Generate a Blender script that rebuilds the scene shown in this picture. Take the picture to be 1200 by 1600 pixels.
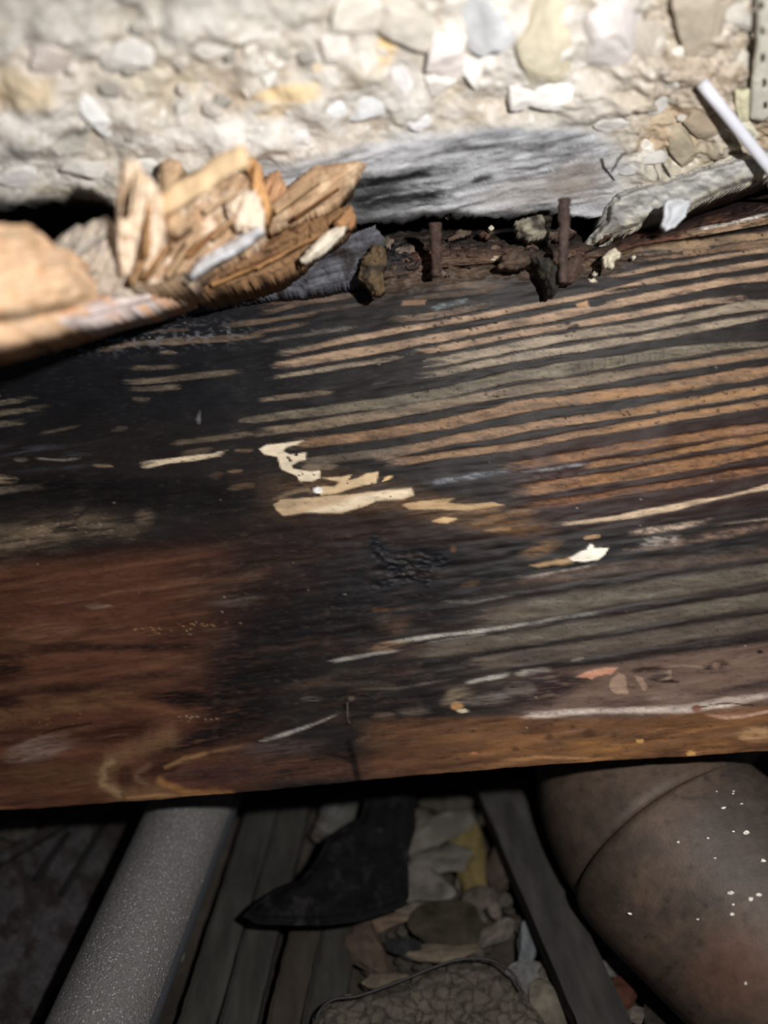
import bpy, math, random
import numpy as np
from mathutils import Vector, Matrix

for o in list(bpy.data.objects):
    bpy.data.objects.remove(o, do_unlink=True)
scene = bpy.context.scene
COL = scene.collection

# ------------------------------------------------------------------ camera, light, exposure
FPX = 1250.0                      # focal length for a 1200 x 1600 frame
PITCH = math.radians(38)
CAM_H = 0.388
cd = bpy.data.cameras.new('camera'); cam = bpy.data.objects.new('camera', cd); COL.objects.link(cam)
cam.location = (0, 0, CAM_H); cam.rotation_euler = (math.pi/2 - PITCH, 0, 0)
cd.sensor_fit = 'VERTICAL'; cd.sensor_height = 36.0; cd.sensor_width = 27.0
cd.lens = FPX/1600*36.0; cd.clip_start = 0.005; cd.clip_end = 20
cd.dof.use_dof = True; cd.dof.focus_distance = 0.314; cd.dof.aperture_fstop = cd.lens/10.0
scene.camera = cam

w = bpy.data.worlds.new('world'); scene.world = w; w.use_nodes = True
w.node_tree.nodes['Background'].inputs[0].default_value = (0.75, 0.85, 1.0, 1)
w.node_tree.nodes['Background'].inputs[1].default_value = 0.06

RV = np.array([1.0, 0, 0]); FV = np.array([0, math.cos(PITCH), -math.sin(PITCH)])
UV = np.array([0, math.sin(PITCH), math.cos(PITCH)]); OV = np.array([0, 0, CAM_H])

ld = bpy.data.lights.new('phone_torch', 'POINT'); ld.energy = 5.0; ld.shadow_soft_size = 0.006
ld.color = (1.0, 0.985, 0.965)
lamp = bpy.data.objects.new('phone_torch', ld); COL.objects.link(lamp)
lamp.location = Vector(OV + RV*0.085 + UV*0.05 - FV*0.0)

vs = scene.view_settings
vs.view_transform = 'Standard'; vs.look = 'None'; vs.gamma = 1.0; vs.use_curve_mapping = False
vs.exposure = 0.0

# ------------------------------------------------------------------ helpers
rng = np.random.RandomState(7)
def S(r, g, b):
    c = np.array([r, g, b], float)/255.0
    return np.where(c <= 0.04045, c/12.92, ((c+0.055)/1.055)**2.4)

def unproj(px, py, z):
    px = np.asarray(px, float)[..., None]; py = np.asarray(py, float)[..., None]; z = np.asarray(z, float)[..., None]
    return OV + z*((px-600)/FPX*RV + (800-py)/FPX*UV + FV)
def proj(p):
    d = p-OV; z = d@FV
    return 600+FPX*(d@RV)/z, 800-FPX*(d@UV)/z, z
def ground_z(px, py):
    return CAM_H/(math.sin(PITCH) + (np.asarray(py, float)-800)/FPX*math.cos(PITCH))
def gpt(px, py, h=0.0):
    z = (CAM_H-h)/(math.sin(PITCH) + (py-800)/FPX*math.cos(PITCH))
    return unproj(px, py, z)

_T = rng.rand(16, 256, 256)
def vn(x, y, s=0):
    x = np.asarray(x, float); y = np.asarray(y, float)
    xi = np.floor(x).astype(int); yi = np.floor(y).astype(int)
    fx = x-xi; fy = y-yi; fx = fx*fx*(3-2*fx); fy = fy*fy*(3-2*fy); T = _T[s % 16]
    a = T[xi & 255, yi & 255]; b = T[(xi+1) & 255, yi & 255]; c = T[xi & 255, (yi+1) & 255]; d = T[(xi+1) & 255, (yi+1) & 255]
    return (a*(1-fx)+b*fx)*(1-fy)+(c*(1-fx)+d*fx)*fy
def fbm(x, y, s=0, o=4):
    r = 0; a = 0.5; t = 0
    for i in range(o):
        r = r+a*vn(x*2**i+17*i, y*2**i+31*i, s+i); t += a; a *= 0.55
    return r/t*2-1          # -1..1
def sst(a, b, x):
    t = np.clip((x-a)/(b-a), 0, 1); return t*t*(3-2*t)
def ext(P):
    P = [tuple(p) for p in P]
    if P[0][0] > P[-1][0]: P = P[::-1]
    if P[-1][0] >= 1195:
        (xa, ya), (xb, yb) = P[-2][:2], P[-1][:2]; P.append((1700, yb+(yb-ya)/(xb-xa)*(1700-xb))+tuple(P[-1][2:]))
    if P[0][0] <= 4:
        (xa, ya), (xb, yb) = P[0][:2], P[1][:2]; P.insert(0, (-500, ya+(yb-ya)/(xb-xa)*(-500-xa))+tuple(P[0][2:]))
    return P
def seg_dist(X, Y, poly, closed=True):
    best = np.full(X.shape, 1e18); bx = np.zeros(X.shape); by = np.zeros(X.shape)
    n = len(poly)
    for i in range(n if closed else n-1):
        x0, y0 = poly[i]; x1, y1 = poly[(i+1) % n]
        dx, dy = x1-x0, y1-y0; L = dx*dx+dy*dy+1e-9
        t = np.clip(((X-x0)*dx+(Y-y0)*dy)/L, 0, 1); qx = x0+t*dx; qy = y0+t*dy
        d = (X-qx)**2+(Y-qy)**2; m = d < best
        best = np.where(m, d, best); bx = np.where(m, qx, bx); by = np.where(m, qy, by)
    return np.sqrt(best), bx, by
def inside(X, Y, poly):
    r = np.zeros(X.shape, bool); n = len(poly)
    for i in range(n):
        x0, y0 = poly[i]; x1, y1 = poly[(i+1) % n]
        if y0 == y1: continue
        c = (y0 > Y) != (y1 > Y)
        r ^= c & (X < (x1-x0)*(Y-y0)/(y1-y0)+x0)
    return r

class Paint:
    """colour layers laid on a surface in its own flat drawing coordinates"""
    def __init__(s, X, Y, base):
        s.shape = X.shape; s.X = X.ravel(); s.Y = Y.ravel(); s.c = np.zeros((s.X.size, 3))+np.asarray(base); s.k = 0; s.grain = False
        s.h = np.zeros(s.X.size)
    @property
    def C(s): return s.c.reshape(s.shape+(3,))
    @property
    def H(s): return s.h.reshape(s.shape)
    def box(s, x0, x1, y0, y1):
        return np.nonzero((s.X > x0) & (s.X < x1) & (s.Y > y0) & (s.Y < y1))[0]
    def put(s, i, a, col, h=None):
        a = np.clip(a, 0, 1); s.c[i] = s.c[i]*(1-a[:, None])+np.asarray(col)*a[:, None]
        if h is not None: s.h[i] = s.h[i]*(1-a)+h*a
    def mix(s, a, col, h=None):
        a = np.asarray(a).ravel(); i = np.nonzero(a > 0.002)[0]; s.put(i, a[i], col, h)
    def band(s, pts, wd, col, a=1.0, soft=1.4, nz=1.5, sp=0.25, h=0, nl=60, ends=None):
        P = ext(pts); s.k += 1
        xs = np.array([p[0] for p in P]); ys = np.array([p[1] for p in P])
        ws = np.array([p[2] if len(p) > 2 else wd for p in P])/2.0
        g = ws.max()+soft+nz+2
        i = s.box(xs[0]-2, xs[-1]+2, ys.min()-g, ys.max()+g); yc = np.interp(s.X[i], xs, ys); i = i[np.abs(s.Y[i]-yc) < g]
        X, Y = s.X[i], s.Y[i]
        dn = fbm(X/nl, Y/30.0+s.k*7, s.k, 2)+0.35*fbm(X/16, Y/3.0+s.k*7, s.k+5, 2)
        d = np.abs(Y-np.interp(X, xs, ys)+nz*dn); wv = np.interp(X, xs, ws)*(1+0.22*fbm(X/55, s.k*5.0+X*0, s.k+3, 2))
        e = ends or 14.0
        en = np.minimum(X-xs[0], xs[-1]-X)/e+0.6*fbm(X/12, Y/4+s.k*3, s.k+1, 2)
        wv = wv*np.sqrt(np.clip(en, 0, 1))
        al = sst(-soft, soft, wv-d)*(en > 0)
        if sp: al = al*(1-sp*np.clip(0.5+1.3*fbm(X/9, Y/3.0+s.k, s.k+2, 3), 0, 1))*(1-0.5*np.clip(fbm(X/5, Y/2.5+s.k*2, s.k+7, 2)*3-1.1, 0, 1))
        fl = min(70.0, 0.25*(xs[-1]-xs[0])); al = al*np.clip(0.88+0.5*fbm(X/45+s.k*9, Y/12, s.k+4, 2), 0, 1)
        al = al*sst(0, 1, np.minimum(X-xs[0], xs[-1]-X)/fl*(1 if fl > 12 else 3)+0.55*fbm(X/30, Y/2.5+s.k*4, s.k+9, 2)+0.15)
        s.put(i, al*a, np.asarray(col)[None]*(1+0.28*fbm(X/32+s.k*3, Y/5, s.k+6, 3))[:, None], h)
    def blob(s, cx, cy, rx, ry, col, a=1.0, ang=0, soft=0.35, nz=0.3, nl=0.6, h=None):
        s.k += 1; c, q = math.cos(math.radians(ang)), math.sin(math.radians(ang))
        g = 1+soft+nz+0.05; ex = g*math.hypot(rx*c, ry*q); ey = g*math.hypot(rx*q, ry*c)
        i = s.box(cx-ex, cx+ex, cy-ey, cy+ey)
        u = ((s.X[i]-cx)*c-(s.Y[i]-cy)*q)/rx; v = ((s.X[i]-cx)*q+(s.Y[i]-cy)*c)/ry
        d = np.sqrt(u*u+v*v)+nz*fbm(u/nl, v/nl+s.k*5, s.k)
        al = sst(1+soft, 1-soft, d)*a; cc = np.asarray(col)
        if s.grain and rx > 10:
            g = (s.Y[i]+0.11*s.X[i]); n = fbm(s.X[i]/26+s.k, g/2.6, s.k+3, 3); al = al*np.clip(0.95+1.5*n, 0.1, 1); cc = cc[None]*(1+0.35*fbm(s.X[i]/40, g/3.5, s.k+6, 2))[:, None]
        s.put(i, al, cc, h)
    def poly(s, pts, col, a=1.0, soft=1.5, nz=2.0, h=None, nl=14):
        s.k += 1
        i = s.box(min(p[0] for p in pts)-20, max(p[0] for p in pts)+20, min(p[1] for p in pts)-20, max(p[1] for p in pts)+20)
        if not len(i): return
        X = s.X[i]; Y = s.Y[i]; Xn = X+nz*fbm(X/nl, Y/nl, s.k); Yn = Y+nz*fbm(X/nl+50, Y/nl, s.k)*0.6
        d, _, _ = seg_dist(Xn, Yn, pts); d = np.where(inside(Xn, Yn, pts), d, -d)
        s.put(i, sst(-soft, soft, d)*a, np.asarray(col)[None]*(1+0.2*fbm(X/24+s.k*3, Y/6, s.k+6, 3))[:, None], h)
    def line(s, pts, wd, col, a=1.0, soft=1.0, nz=1.0, h=None):
        s.k += 1; g = wd+soft+nz+3
        i = s.box(min(p[0] for p in pts)-g, max(p[0] for p in pts)+g, min(p[1] for p in pts)-g, max(p[1] for p in pts)+g)
        if not len(i): return
        X, Y = s.X[i], s.Y[i]
        d, _, _ = seg_dist(X+nz*fbm(X/10, Y/10, s.k), Y+nz*fbm(X/10+9, Y/10, s.k), pts, False)
        s.put(i, sst(wd/2+soft, wd/2-soft, d)*a, col, h)
    def speck(s, x0, x1, y0, y1, n, r, col, a=0.9, seed=0, slope=0.0, h=None):
        R = np.random.RandomState(seed); dy = slope*(x1-x0)
        I = s.box(x0-8, x1+8, y0-8+min(dy, 0), y1+8+max(dy, 0)); X = s.X[I]; Y = s.Y[I]; al = np.zeros(len(I))
        for k in range(n):
            cx = R.uniform(x0, x1); cy = R.uniform(y0, y1)+slope*(cx-x0); rr = r*R.uniform(0.5, 1.4)
            al = np.maximum(al, sst(rr+1, rr-0.8, np.sqrt(((X-cx)/1.5)**2+(Y-cy)**2)))
        s.put(I, al*a, col, h)

# ---- materials
def nd(t, typ, **kw):
    n = t.nodes.new(typ)
    for k, v in kw.items(): setattr(n, k, v)
    return n
def mat(name, col=None, rough=0.7, nscale=400, namt=0.25, bump=0.3, bscale=600, bdist=0.0006, stretch=(1, 1, 1), spec=0.4, rot=(0, 0, 0), metal=0.0, speckle=None, coat=0.0):
    m = bpy.data.materials.new(name); m.use_nodes = True; t = m.node_tree; L = t.links
    b = t.nodes['Principled BSDF']
    tc = nd(t, 'ShaderNodeTexCoord'); mp = nd(t, 'ShaderNodeMapping'); L.new(tc.outputs['Object'], mp.inputs[0])
    mp.inputs['Scale'].default_value = stretch; mp.inputs['Rotation'].default_value = rot
    n1 = nd(t, 'ShaderNodeTexNoise'); n1.inputs['Scale'].default_value = nscale; n1.inputs['Detail'].default_value = 5; n1.inputs['Roughness'].default_value = 0.65
    L.new(mp.outputs[0], n1.inputs['Vector'])
    mr = nd(t, 'ShaderNodeMapRange'); mr.inputs[1].default_value = 0.25; mr.inputs[2].default_value = 0.75
    mr.inputs[3].default_value = 1-namt; mr.inputs[4].default_value = 1+namt; L.new(n1.outputs['Fac'], mr.inputs[0])
    mx = nd(t, 'ShaderNodeMix', data_type='RGBA', blend_type='MULTIPLY'); mx.inputs[0].default_value = 1
    if col is None:
        at = nd(t, 'ShaderNodeAttribute'); at.attribute_name = 'Col'; L.new(at.outputs['Color'], mx.inputs[6])
    else:
        mx.inputs[6].default_value = (*col, 1)
    L.new(mr.outputs[0], mx.inputs[7]); out = mx.outputs[2]
    if speckle:                                    # (scale, threshold, colour)
        v = nd(t, 'ShaderNodeTexVoronoi'); v.inputs['Scale'].default_value = speckle[0]; L.new(tc.outputs['Object'], v.inputs['Vector'])
        c = nd(t, 'ShaderNodeMapRange'); c.inputs[1].default_value = speckle[1]; c.inputs[2].default_value = speckle[1]*0.6; L.new(v.outputs['Distance'], c.inputs[0])
        w_ = nd(t, 'ShaderNodeTexWhiteNoise'); L.new(v.outputs['Position'], w_.inputs['Vector'])
        g = nd(t, 'ShaderNodeMath', operation='MULTIPLY'); L.new(c.outputs[0], g.inputs[0])
        g2 = nd(t, 'ShaderNodeMapRange'); g2.inputs[1].default_value = speckle[3]; g2.inputs[2].default_value = 1.0; L.new(w_.outputs['Value'], g2.inputs[0]); L.new(g2.outputs[0], g.inputs[1])
        m2 = nd(t, 'ShaderNodeMix', data_type='RGBA'); L.new(g.outputs[0], m2.inputs[0]); L.new(out, m2.inputs[6]); m2.inputs[7].default_value = (*speckle[2], 1); out = m2.outputs[2]
    L.new(out, b.inputs['Base Color'])
    b.inputs['Roughness'].default_value = rough; b.inputs['Specular IOR Level'].default_value = spec; b.inputs['Metallic'].default_value = metal
    b.inputs['Coat Weight'].default_value = coat
    if bump:
        n2 = nd(t, 'ShaderNodeTexNoise'); n2.inputs['Scale'].default_value = bscale; n2.inputs['Detail'].default_value = 4; L.new(mp.outputs[0], n2.inputs['Vector'])
        bp = nd(t, 'ShaderNodeBump'); bp.inputs['Strength'].default_value = bump; bp.inputs['Distance'].default_value = bdist
        L.new(n2.outputs['Fac'], bp.inputs['Height']); L.new(bp.outputs[0], b.inputs['Normal'])
    return m

# ---- mesh creation
def link(name, V, F, m, parent=None, col=None, origin=None, smooth=True):
    V = np.asarray(V, float)
    if origin is None:
        origin = (V.min(0)+V.max(0))/2; origin = np.array([origin[0], origin[1], V[:, 2].min()])
    origin = np.asarray(origin, float)
    me = bpy.data.meshes.new(name)
    if isinstance(F, np.ndarray) and F.ndim == 2 and F.shape[1] == 4:
        me.vertices.add(len(V)); me.vertices.foreach_set('co', (V-origin).ravel())
        me.loops.add(F.size); me.polygons.add(len(F))
        me.loops.foreach_set('vertex_index', F.ravel().astype(np.int32)); me.polygons.foreach_set('loop_start', np.arange(0, F.size, 4, dtype=np.int32))
        me.update(calc_edges=True); me.validate()
    else:
        me.from_pydata([tuple(v) for v in V-origin], [], [tuple(int(i) for i in f) for f in F]); me.update()
    if smooth: me.polygons.foreach_set('use_smooth', np.ones(len(me.polygons), bool))
    if col is not None:
        a = me.color_attributes.new('Col', 'FLOAT_COLOR', 'POINT')
        c = np.ones((len(V), 4)); c[:, :3] = np.clip(col, 0.0, 0.92); a.data.foreach_set('color', c.ravel())
    me.materials.append(m)
    o = bpy.data.objects.new(name, me); COL.objects.link(o)
    if parent is not None:
        o.parent = parent; origin = origin-np.array(wloc(parent))
    o.location = origin
    return o
def wloc(o):
    p = Vector(o.location)
    while o.parent: o = o.parent; p = p+o.location
    return p
def tag(o, label=None, cat=None, group=None, kind=None):
    if label: o['label'] = label
    if cat: o['category'] = cat
    if group: o['group'] = group
    if kind: o['kind'] = kind
    return o
def thing(name, label, cat, loc, group=None, kind=None):
    o = bpy.data.objects.new(name, None); COL.objects.link(o); o.location = loc; o.empty_display_size = 0.01
    return tag(o, label, cat, group, kind)

def quads(ny, nx):
    i = np.arange(ny*nx).reshape(ny, nx)
    return np.stack([i[:-1, :-1], i[1:, :-1], i[1:, 1:], i[:-1, 1:]], -1).reshape(-1, 4)
def fix_out(V, F):      # quads from quads() face the viewer when rows go down the picture
    return F

def slab(name, poly, iz, thick, m, colf, parent=None, step=2.5, dome=0.004, domew=12, rough=0.0, nd_=0.0012, nsc=18, snap=True, back_dir=None, stretch=None, seed=0, holes=(), ang=None, fray=0.0, fib=(45, 3.0)):
    """a piece with its own outline, thickness, domed front and uneven relief. iz: inverse distance function over the outline"""
    P = [(float(a), float(b)) for a, b in poly]
    x0 = min(p[0] for p in P)-6; x1 = max(p[0] for p in P)+6; y0 = min(p[1] for p in P)-6; y1 = max(p[1] for p in P)+6
    nx = int((x1-x0)/step)+1; ny = int((y1-y0)/step)+1
    X, Y = np.meshgrid(x0+np.arange(nx)*step, y0+np.arange(ny)*step)
    Xn = X+rough*fbm(X/12, Y/12, seed+3); Yn = Y+rough*fbm(X/12+40, Y/12, seed+4)
    if ang is not None:
        ca, sa = math.cos(math.radians(ang)), math.sin(math.radians(ang)); vv = X*sa+Y*ca; fr = fray*(fbm(vv/5, vv*0+seed*3.3, seed+8, 3)+0.5*fbm((X*ca-Y*sa)/30, vv/4, seed+9, 2)); Xn = Xn+ca*fr; Yn = Yn-sa*fr
    inn = inside(Xn, Yn, P)
    for hx, hy, hrx, hry in holes: inn &= ((X-hx)/hrx)**2+((Y-hy)/hry)**2 > 1
    keep = inn[:-1, :-1].astype(int)+inn[1:, :-1]+inn[1:, 1:]+inn[:-1, 1:] >= 2
    d, bx, by = seg_dist(Xn, Yn, P); d = np.where(inn, d, 0)
    Q = quads(ny, nx)[keep.ravel()]
    if len(Q) == 0: raise RuntimeError(name)
    # boundary edges
    E = np.concatenate([Q[:, [0, 1]], Q[:, [1, 2]], Q[:, [2, 3]], Q[:, [3, 0]]]); key = np.sort(E, 1); key = key[:, 0]*10**7+key[:, 1]
    u, inv, cnt = np.unique(key, return_inverse=True, return_counts=True); B = E[cnt[inv] == 1]
    if snap and rough == 0:
        bm = np.zeros(nx*ny, bool); bm[B.ravel()] = True; bm = bm.reshape(ny, nx)
        dd = np.hypot(bx-X, by-Y); mv = bm & (dd < 2.2*step)
        X = np.where(mv, bx, X); Y = np.where(mv, by, Y)
    used = np.unique(Q); mp = -np.ones(nx*ny, int); mp[used] = np.arange(len(used))
    xs = X.ravel()[used]; ys = Y.ravel()[used]; ds = d.ravel()[used]
    z = 1/iz(xs, ys)
    st = stretch or (nsc, nsc)
    off = dome*(sst(0, domew, ds)-1)+nd_*fbm(xs/st[0], ys/st[1]+seed*3, seed+5)
    if ang is not None:
        uu = xs*ca-ys*sa; v2 = xs*sa+ys*ca; off = off+0.0011*np.abs(fbm(uu/fib[0], v2/fib[1]+seed, seed+6, 3))+0.0016*fbm(uu/90, v2/9+seed, seed+7, 2)
    front = unproj(xs, ys, z-off); bd = FV if back_dir is None else np.asarray(back_dir)
    back = unproj(xs, ys, z+dome*0.0)+bd*thick
    n = len(used); V = np.concatenate([front, back])
    Qm = mp[Q]; Bm = mp[B]
    F = np.concatenate([Qm, Qm[:, ::-1]+n, np.stack([Bm[:, 1], Bm[:, 0], Bm[:, 0]+n, Bm[:, 1]+n], 1)])
    c = colf(xs, ys); c = np.concatenate([c, c])
    return link(name, V, F, m, parent, c)
def plane_iz(p0, p1, p2):
    A = np.array([[p[0], p[1], 1] for p in (p0, p1, p2)], float); s = np.linalg.solve(A, np.array([p[2] for p in (p0, p1, p2)], float))
    return lambda x, y: s[0]*x+s[1]*y+s[2]
def const_iz(v): return lambda x, y: np.full(np.shape(x), float(v))
def streaky(base, ang=0, lo=0.7, hi=1.25, L=60, Wd=5, seed=0, alt=None, alta=0.5):
    c, s = math.cos(math.radians(ang)), math.sin(math.radians(ang))
    def f(x, y):
        u = x*c-y*s; v = x*s+y*c
        n = fbm(u/L, v/Wd, seed)*0.5+0.5
        r = np.asarray(base)*(lo+(hi-lo)*n)[:, None]
        if alt is not None:
            k = np.clip(fbm(x/22, y/22, seed+6)*2.2+alta-0.5, 0, 1)[:, None]; r = r*(1-k)+np.asarray(alt)*k*(0.75+0.5*n)[:, None]
        return r
    return f
def sweep(name, path, radii, m, parent=None, seg=32, cols=None, rough=0.0, arc=None, label=None, section=None, up=None, capped=True, seed=0):
    """tube (or any section) along a path"""
    P = [np.asarray(p, float) for p in path]; n = len(P); V = []; R_ = radii if hasattr(radii, '__len__') else [radii]*n
    T = [P[min(i+1, n-1)]-P[max(i-1, 0)] for i in range(n)]; T = [t/np.linalg.norm(t) for t in T]
    a = np.array(up if up is not None else (0, 0, 1.0)); R2 = np.random.RandomState(seed)
    for i in range(n):
        s = np.cross(T[i], a)
        if np.linalg.norm(s) < 1e-6: s = np.cross(T[i], (1.0, 0, 0))
        s /= np.linalg.norm(s); uvec = np.cross(s, T[i])
        if up is None: a = uvec
        if section is None:
            th = np.linspace(0, 2*math.pi, seg, endpoint=False) if arc is None else np.linspace(arc[0], arc[1], seg)
            ring = np.stack([np.cos(th), np.sin(th)], 1)*R_[i]
        else:
            ring = np.asarray(section, float)*R_[i]
        if rough: ring = ring*(1+rough*(R2.rand(len(ring), 1)-0.5)*2)
        V.append(P[i]+ring[:, :1]*s+ring[:, 1:]*uvec)
    k = len(V[0]); V = np.concatenate(V); F = []
    cl = arc is None
    for i in range(n-1):
        for j in range(k if cl else k-1):
            q = (j+1) % k; F.append((i*k+j, i*k+q, (i+1)*k+q, (i+1)*k+j))
    if cl and capped: F.append(tuple(range(k))[::-1]); F.append(tuple((n-1)*k+j for j in range(k)))
    c = None if cols is None else cols(V)
    return link(name, V, F, m, parent, c)
def spline(pts, n):
    pts = np.asarray(pts, float); L = np.concatenate([[0], np.cumsum(np.linalg.norm(np.diff(pts, axis=0), axis=1))]); t = np.linspace(0, L[-1], n)
    P = [pts[0]*2-pts[1]]+list(pts)+[pts[-1]*2-pts[-2]]; out = []
    for tt in t:
        i = min(np.searchsorted(L, tt, 'right')-1, len(pts)-2); i = max(i, 0); s = (tt-L[i])/(L[i+1]-L[i])
        a, b, c, d = P[i], P[i+1], P[i+2], P[i+3]
        out.append(0.5*(2*b+(c-a)*s+(2*a-5*b+4*c-d)*s*s+(3*b-a-3*c+d)*s**3))
    return np.array(out)
# unit lump for stones
import bmesh
_bm = bmesh.new(); bmesh.ops.create_icosphere(_bm, subdivisions=3, radius=1.0); _bm.verts.ensure_lookup_table()
ICO_V = np.array([v.co[:] for v in _bm.verts]); ICO_F = [tuple(v.index for v in f.verts) for f in _bm.faces]; _bm.free()
def lump(name, c, ax, m, col, parent=None, seed=0, facet=0.25, rot=None, colvar=0.35, smooth=False):
    """angular stone: sphere cut by random planes; ax = three half-axis vectors"""
    R = np.random.RandomState(seed); V = ICO_V.copy()
    for i in range(15):
        n = R.randn(3); n /= np.linalg.norm(n); h = R.uniform(0.42, 0.85); d = V@n; V = V-np.outer(np.clip(d-h, 0, None), n)
    V = V*1.22*(1+facet*(0.22*fbm(ICO_V[:, 0]*2+seed, ICO_V[:, 1]*2+ICO_V[:, 2]*1.7, seed)+0.12*fbm(ICO_V[:, 0]*6+seed, ICO_V[:, 1]*6+ICO_V[:, 2]*5, seed+1)))[:, None]
    W = V@np.asarray(ax)+np.asarray(c)
    cc = np.asarray(col)*(1+colvar*fbm(ICO_V[:, 0]*1.6+seed*3, ICO_V[:, 1]*1.6+ICO_V[:, 2]*1.3, seed+2)+colvar*fbm(ICO_V[:, 0]*5+seed*3, ICO_V[:, 1]*5+ICO_V[:, 2]*4, seed+4))[:, None]
    return link(name, W, ICO_F, m, parent, cc, smooth=smooth)

# ------------------------------------------------------------------ surfaces' planes
def joist_iz(x, y): return 3.175+0.09*(x-600)/600-0.15*(y-800)/800
def wall_iz(x, y): return 4.5-0.5*x/1200-0.0026*y
JN = -(0.1875*RV+0.2344*UV+3.175*FV); JN = JN/np.linalg.norm(JN)     # joist face normal, towards the viewer
WN = -(-0.521*RV+3.25*UV+2.17*FV); WN = WN/np.linalg.norm(WN)

M_JOIST = mat('wet_rotten_timber', rough=0.52, nscale=260, namt=0.24, bump=0.25, bscale=700, bdist=0.0004, stretch=(0.3, 1, 1.0), rot=(0, math.radians(6), 0), spec=0.16)
M_ROT = mat('crumbling_rot', rough=0.85, nscale=300, namt=0.4, bump=0.9, bscale=420, bdist=0.0015, spec=0.25)
M_WALL = mat('rubble_mortar', rough=0.92, nscale=160, namt=0.2, bump=0.5, bscale=320, bdist=0.0012, spec=0.15)
M_STONE = mat('wall_stone', rough=0.85, nscale=140, namt=0.15, bump=0.5, bscale=300, bdist=0.001, spec=0.2)
M_SPLINT = mat('torn_softwood', rough=0.75, nscale=280, namt=0.18, bump=0.6, bscale=450, bdist=0.0008, spec=0.2)
M_DIRT = mat('dusty_rubble', rough=0.95, nscale=120, namt=0.3, bump=0.8, bscale=350, bdist=0.0015, spec=0.1)
M_LATH = mat('grey_dusty_timber', rough=0.9, nscale=150, namt=0.35, bump=0.5, bscale=300, bdist=0.0008, stretch=(1, 0.25, 1), spec=0.15)
M_RUST = mat('rusty_iron', rough=0.85, nscale=500, namt=0.5, bump=0.9, bscale=600, bdist=0.0008, spec=0.3, metal=0.1)
M_FELT = mat('black_felt', rough=0.95, nscale=200, namt=0.5, bump=0.4, bscale=400, bdist=0.0006, spec=0.04)
M_FOAM = mat('grey_foam', col=S(98, 95, 92), rough=0.6, nscale=900, namt=0.35, bump=0.9, bscale=1100, bdist=0.0009, spec=0.5, speckle=(1500, 0.45, S(190, 190, 196), 0.72))  # pale specks in the colour stand in for sparkling glints
M_FILM = mat('clear_film', col=S(76, 78, 84), rough=0.4, nscale=900, namt=0.3, bump=0.3, bscale=900, bdist=0.0004, spec=0.6)
M_PIPE = mat('dirty_brown_pipe', rough=0.62, nscale=220, namt=0.3, bump=0.35, bscale=900, bdist=0.0004, spec=0.4)
M_WHITE = mat('white_plastic', col=S(214, 214, 222), rough=0.35, nscale=300, namt=0.05, bump=0.1, spec=0.5)
M_BEAD = mat('painted_bead', rough=0.6, nscale=300, namt=0.15, bump=0.2, spec=0.3)
# ------------------------------------------------------------------ ground
def curve(pts):
    xs = [p[0] for p in pts]; ys = [p[1] for p in pts]
    return lambda x: np.interp(x, xs, ys)
gx, gy = np.meshgrid(np.linspace(-0.7, 0.7, 220), np.linspace(0.75, -0.35, 180))
gz = -0.004+0.003*fbm(gx*30+40, gy*30+40, 3)
gc = S(56, 50, 45)*(1+0.5*fbm(gx*40+9, gy*40+9, 5))[..., None]
link('floor', np.stack([gx, gy, gz], -1).reshape(-1, 3), quads(180, 220), M_DIRT, None, gc.reshape(-1, 3), origin=(0, 0.2, 0)).__setitem__('kind', 'structure')

# ------------------------------------------------------------------ the rubble wall
wall_bot = curve([(-400, 338), (0, 318), (100, 324), (180, 328), (300, 312), (420, 290), (500, 330), (545, 346), (620, 345), (700, 331), (780, 343), (870, 331), (930, 340), (1000, 330), (1200, 290), (1600, 230)])
xs = np.linspace(-420, 1620, 860); T = np.linspace(0, 1, 310)
WX = np.tile(xs, (310, 1)); top = -420.0
WY = top+(wall_bot(xs)[None, :]+4*fbm(xs/14, xs*0+3, 2)[None, :]-top)*T[:, None]
p = Paint(WX, WY, S(210, 203, 193))
n1 = fbm(WX/70, WY/55, 1); n2 = fbm(WX/26, WY/20, 4); n3 = fbm(WX/9, WY/8, 7)
p.mix(np.clip(n1*1.6, 0, 1)*0.75, S(232, 226, 218)); p.mix(np.clip(-n1*1.8, 0, 1)*0.6, S(196, 178, 152)); p.mix(np.clip(-n2*2-0.25, 0, 1)*0.5, S(168, 158, 142)); p.mix(np.clip(n2*2-0.3, 0, 1)*0.6, S(240, 236, 230))
p.mix(np.clip(fbm(WX/34, WY/24, 12)*2.4-0.35, 0, 1)*0.75, S(178, 164, 142)); p.mix(np.clip(fbm(WX/13, WY/9, 13)*2.6-0.7, 0, 1)*0.7, S(160, 148, 130)); p.mix(np.clip(fbm(WX/15, WY/10, 14)*2.6-0.7, 0, 1)*0.8, S(246, 243, 238))
p.mix(sst(95, -10, WY+0.03*WX)*sst(650, 200, WX)*0.85, S(178, 174, 166))            # grey upper left
p.blob(25, 140, 60, 30, S(206, 184, 150), 0.8); p.blob(60, 100, 45, 25, S(236, 224, 212), 0.7); p.blob(30, 235, 26, 22, S(168, 165, 158), 0.6); p.blob(115, 225, 18, 24, S(168, 168, 160), 0.6)
p.blob(250, 120, 60, 40, S(208, 196, 172), 0.6); p.blob(365, 150, 30, 30, S(190, 172, 150), 0.6); p.blob(450, 145, 55, 14, S(226, 198, 150), 0.85, ang=8); p.blob(430, 175, 28, 12, S(220, 192, 146), 0.6, ang=20)
p.blob(610, 65, 18, 40, S(226, 196, 142), 0.9, ang=-15); p.blob(560, 120, 40, 14, S(196, 184, 164), 0.7, ang=25); p.blob(625, 115, 25, 40, S(188, 182, 176), 0.6)
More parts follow.
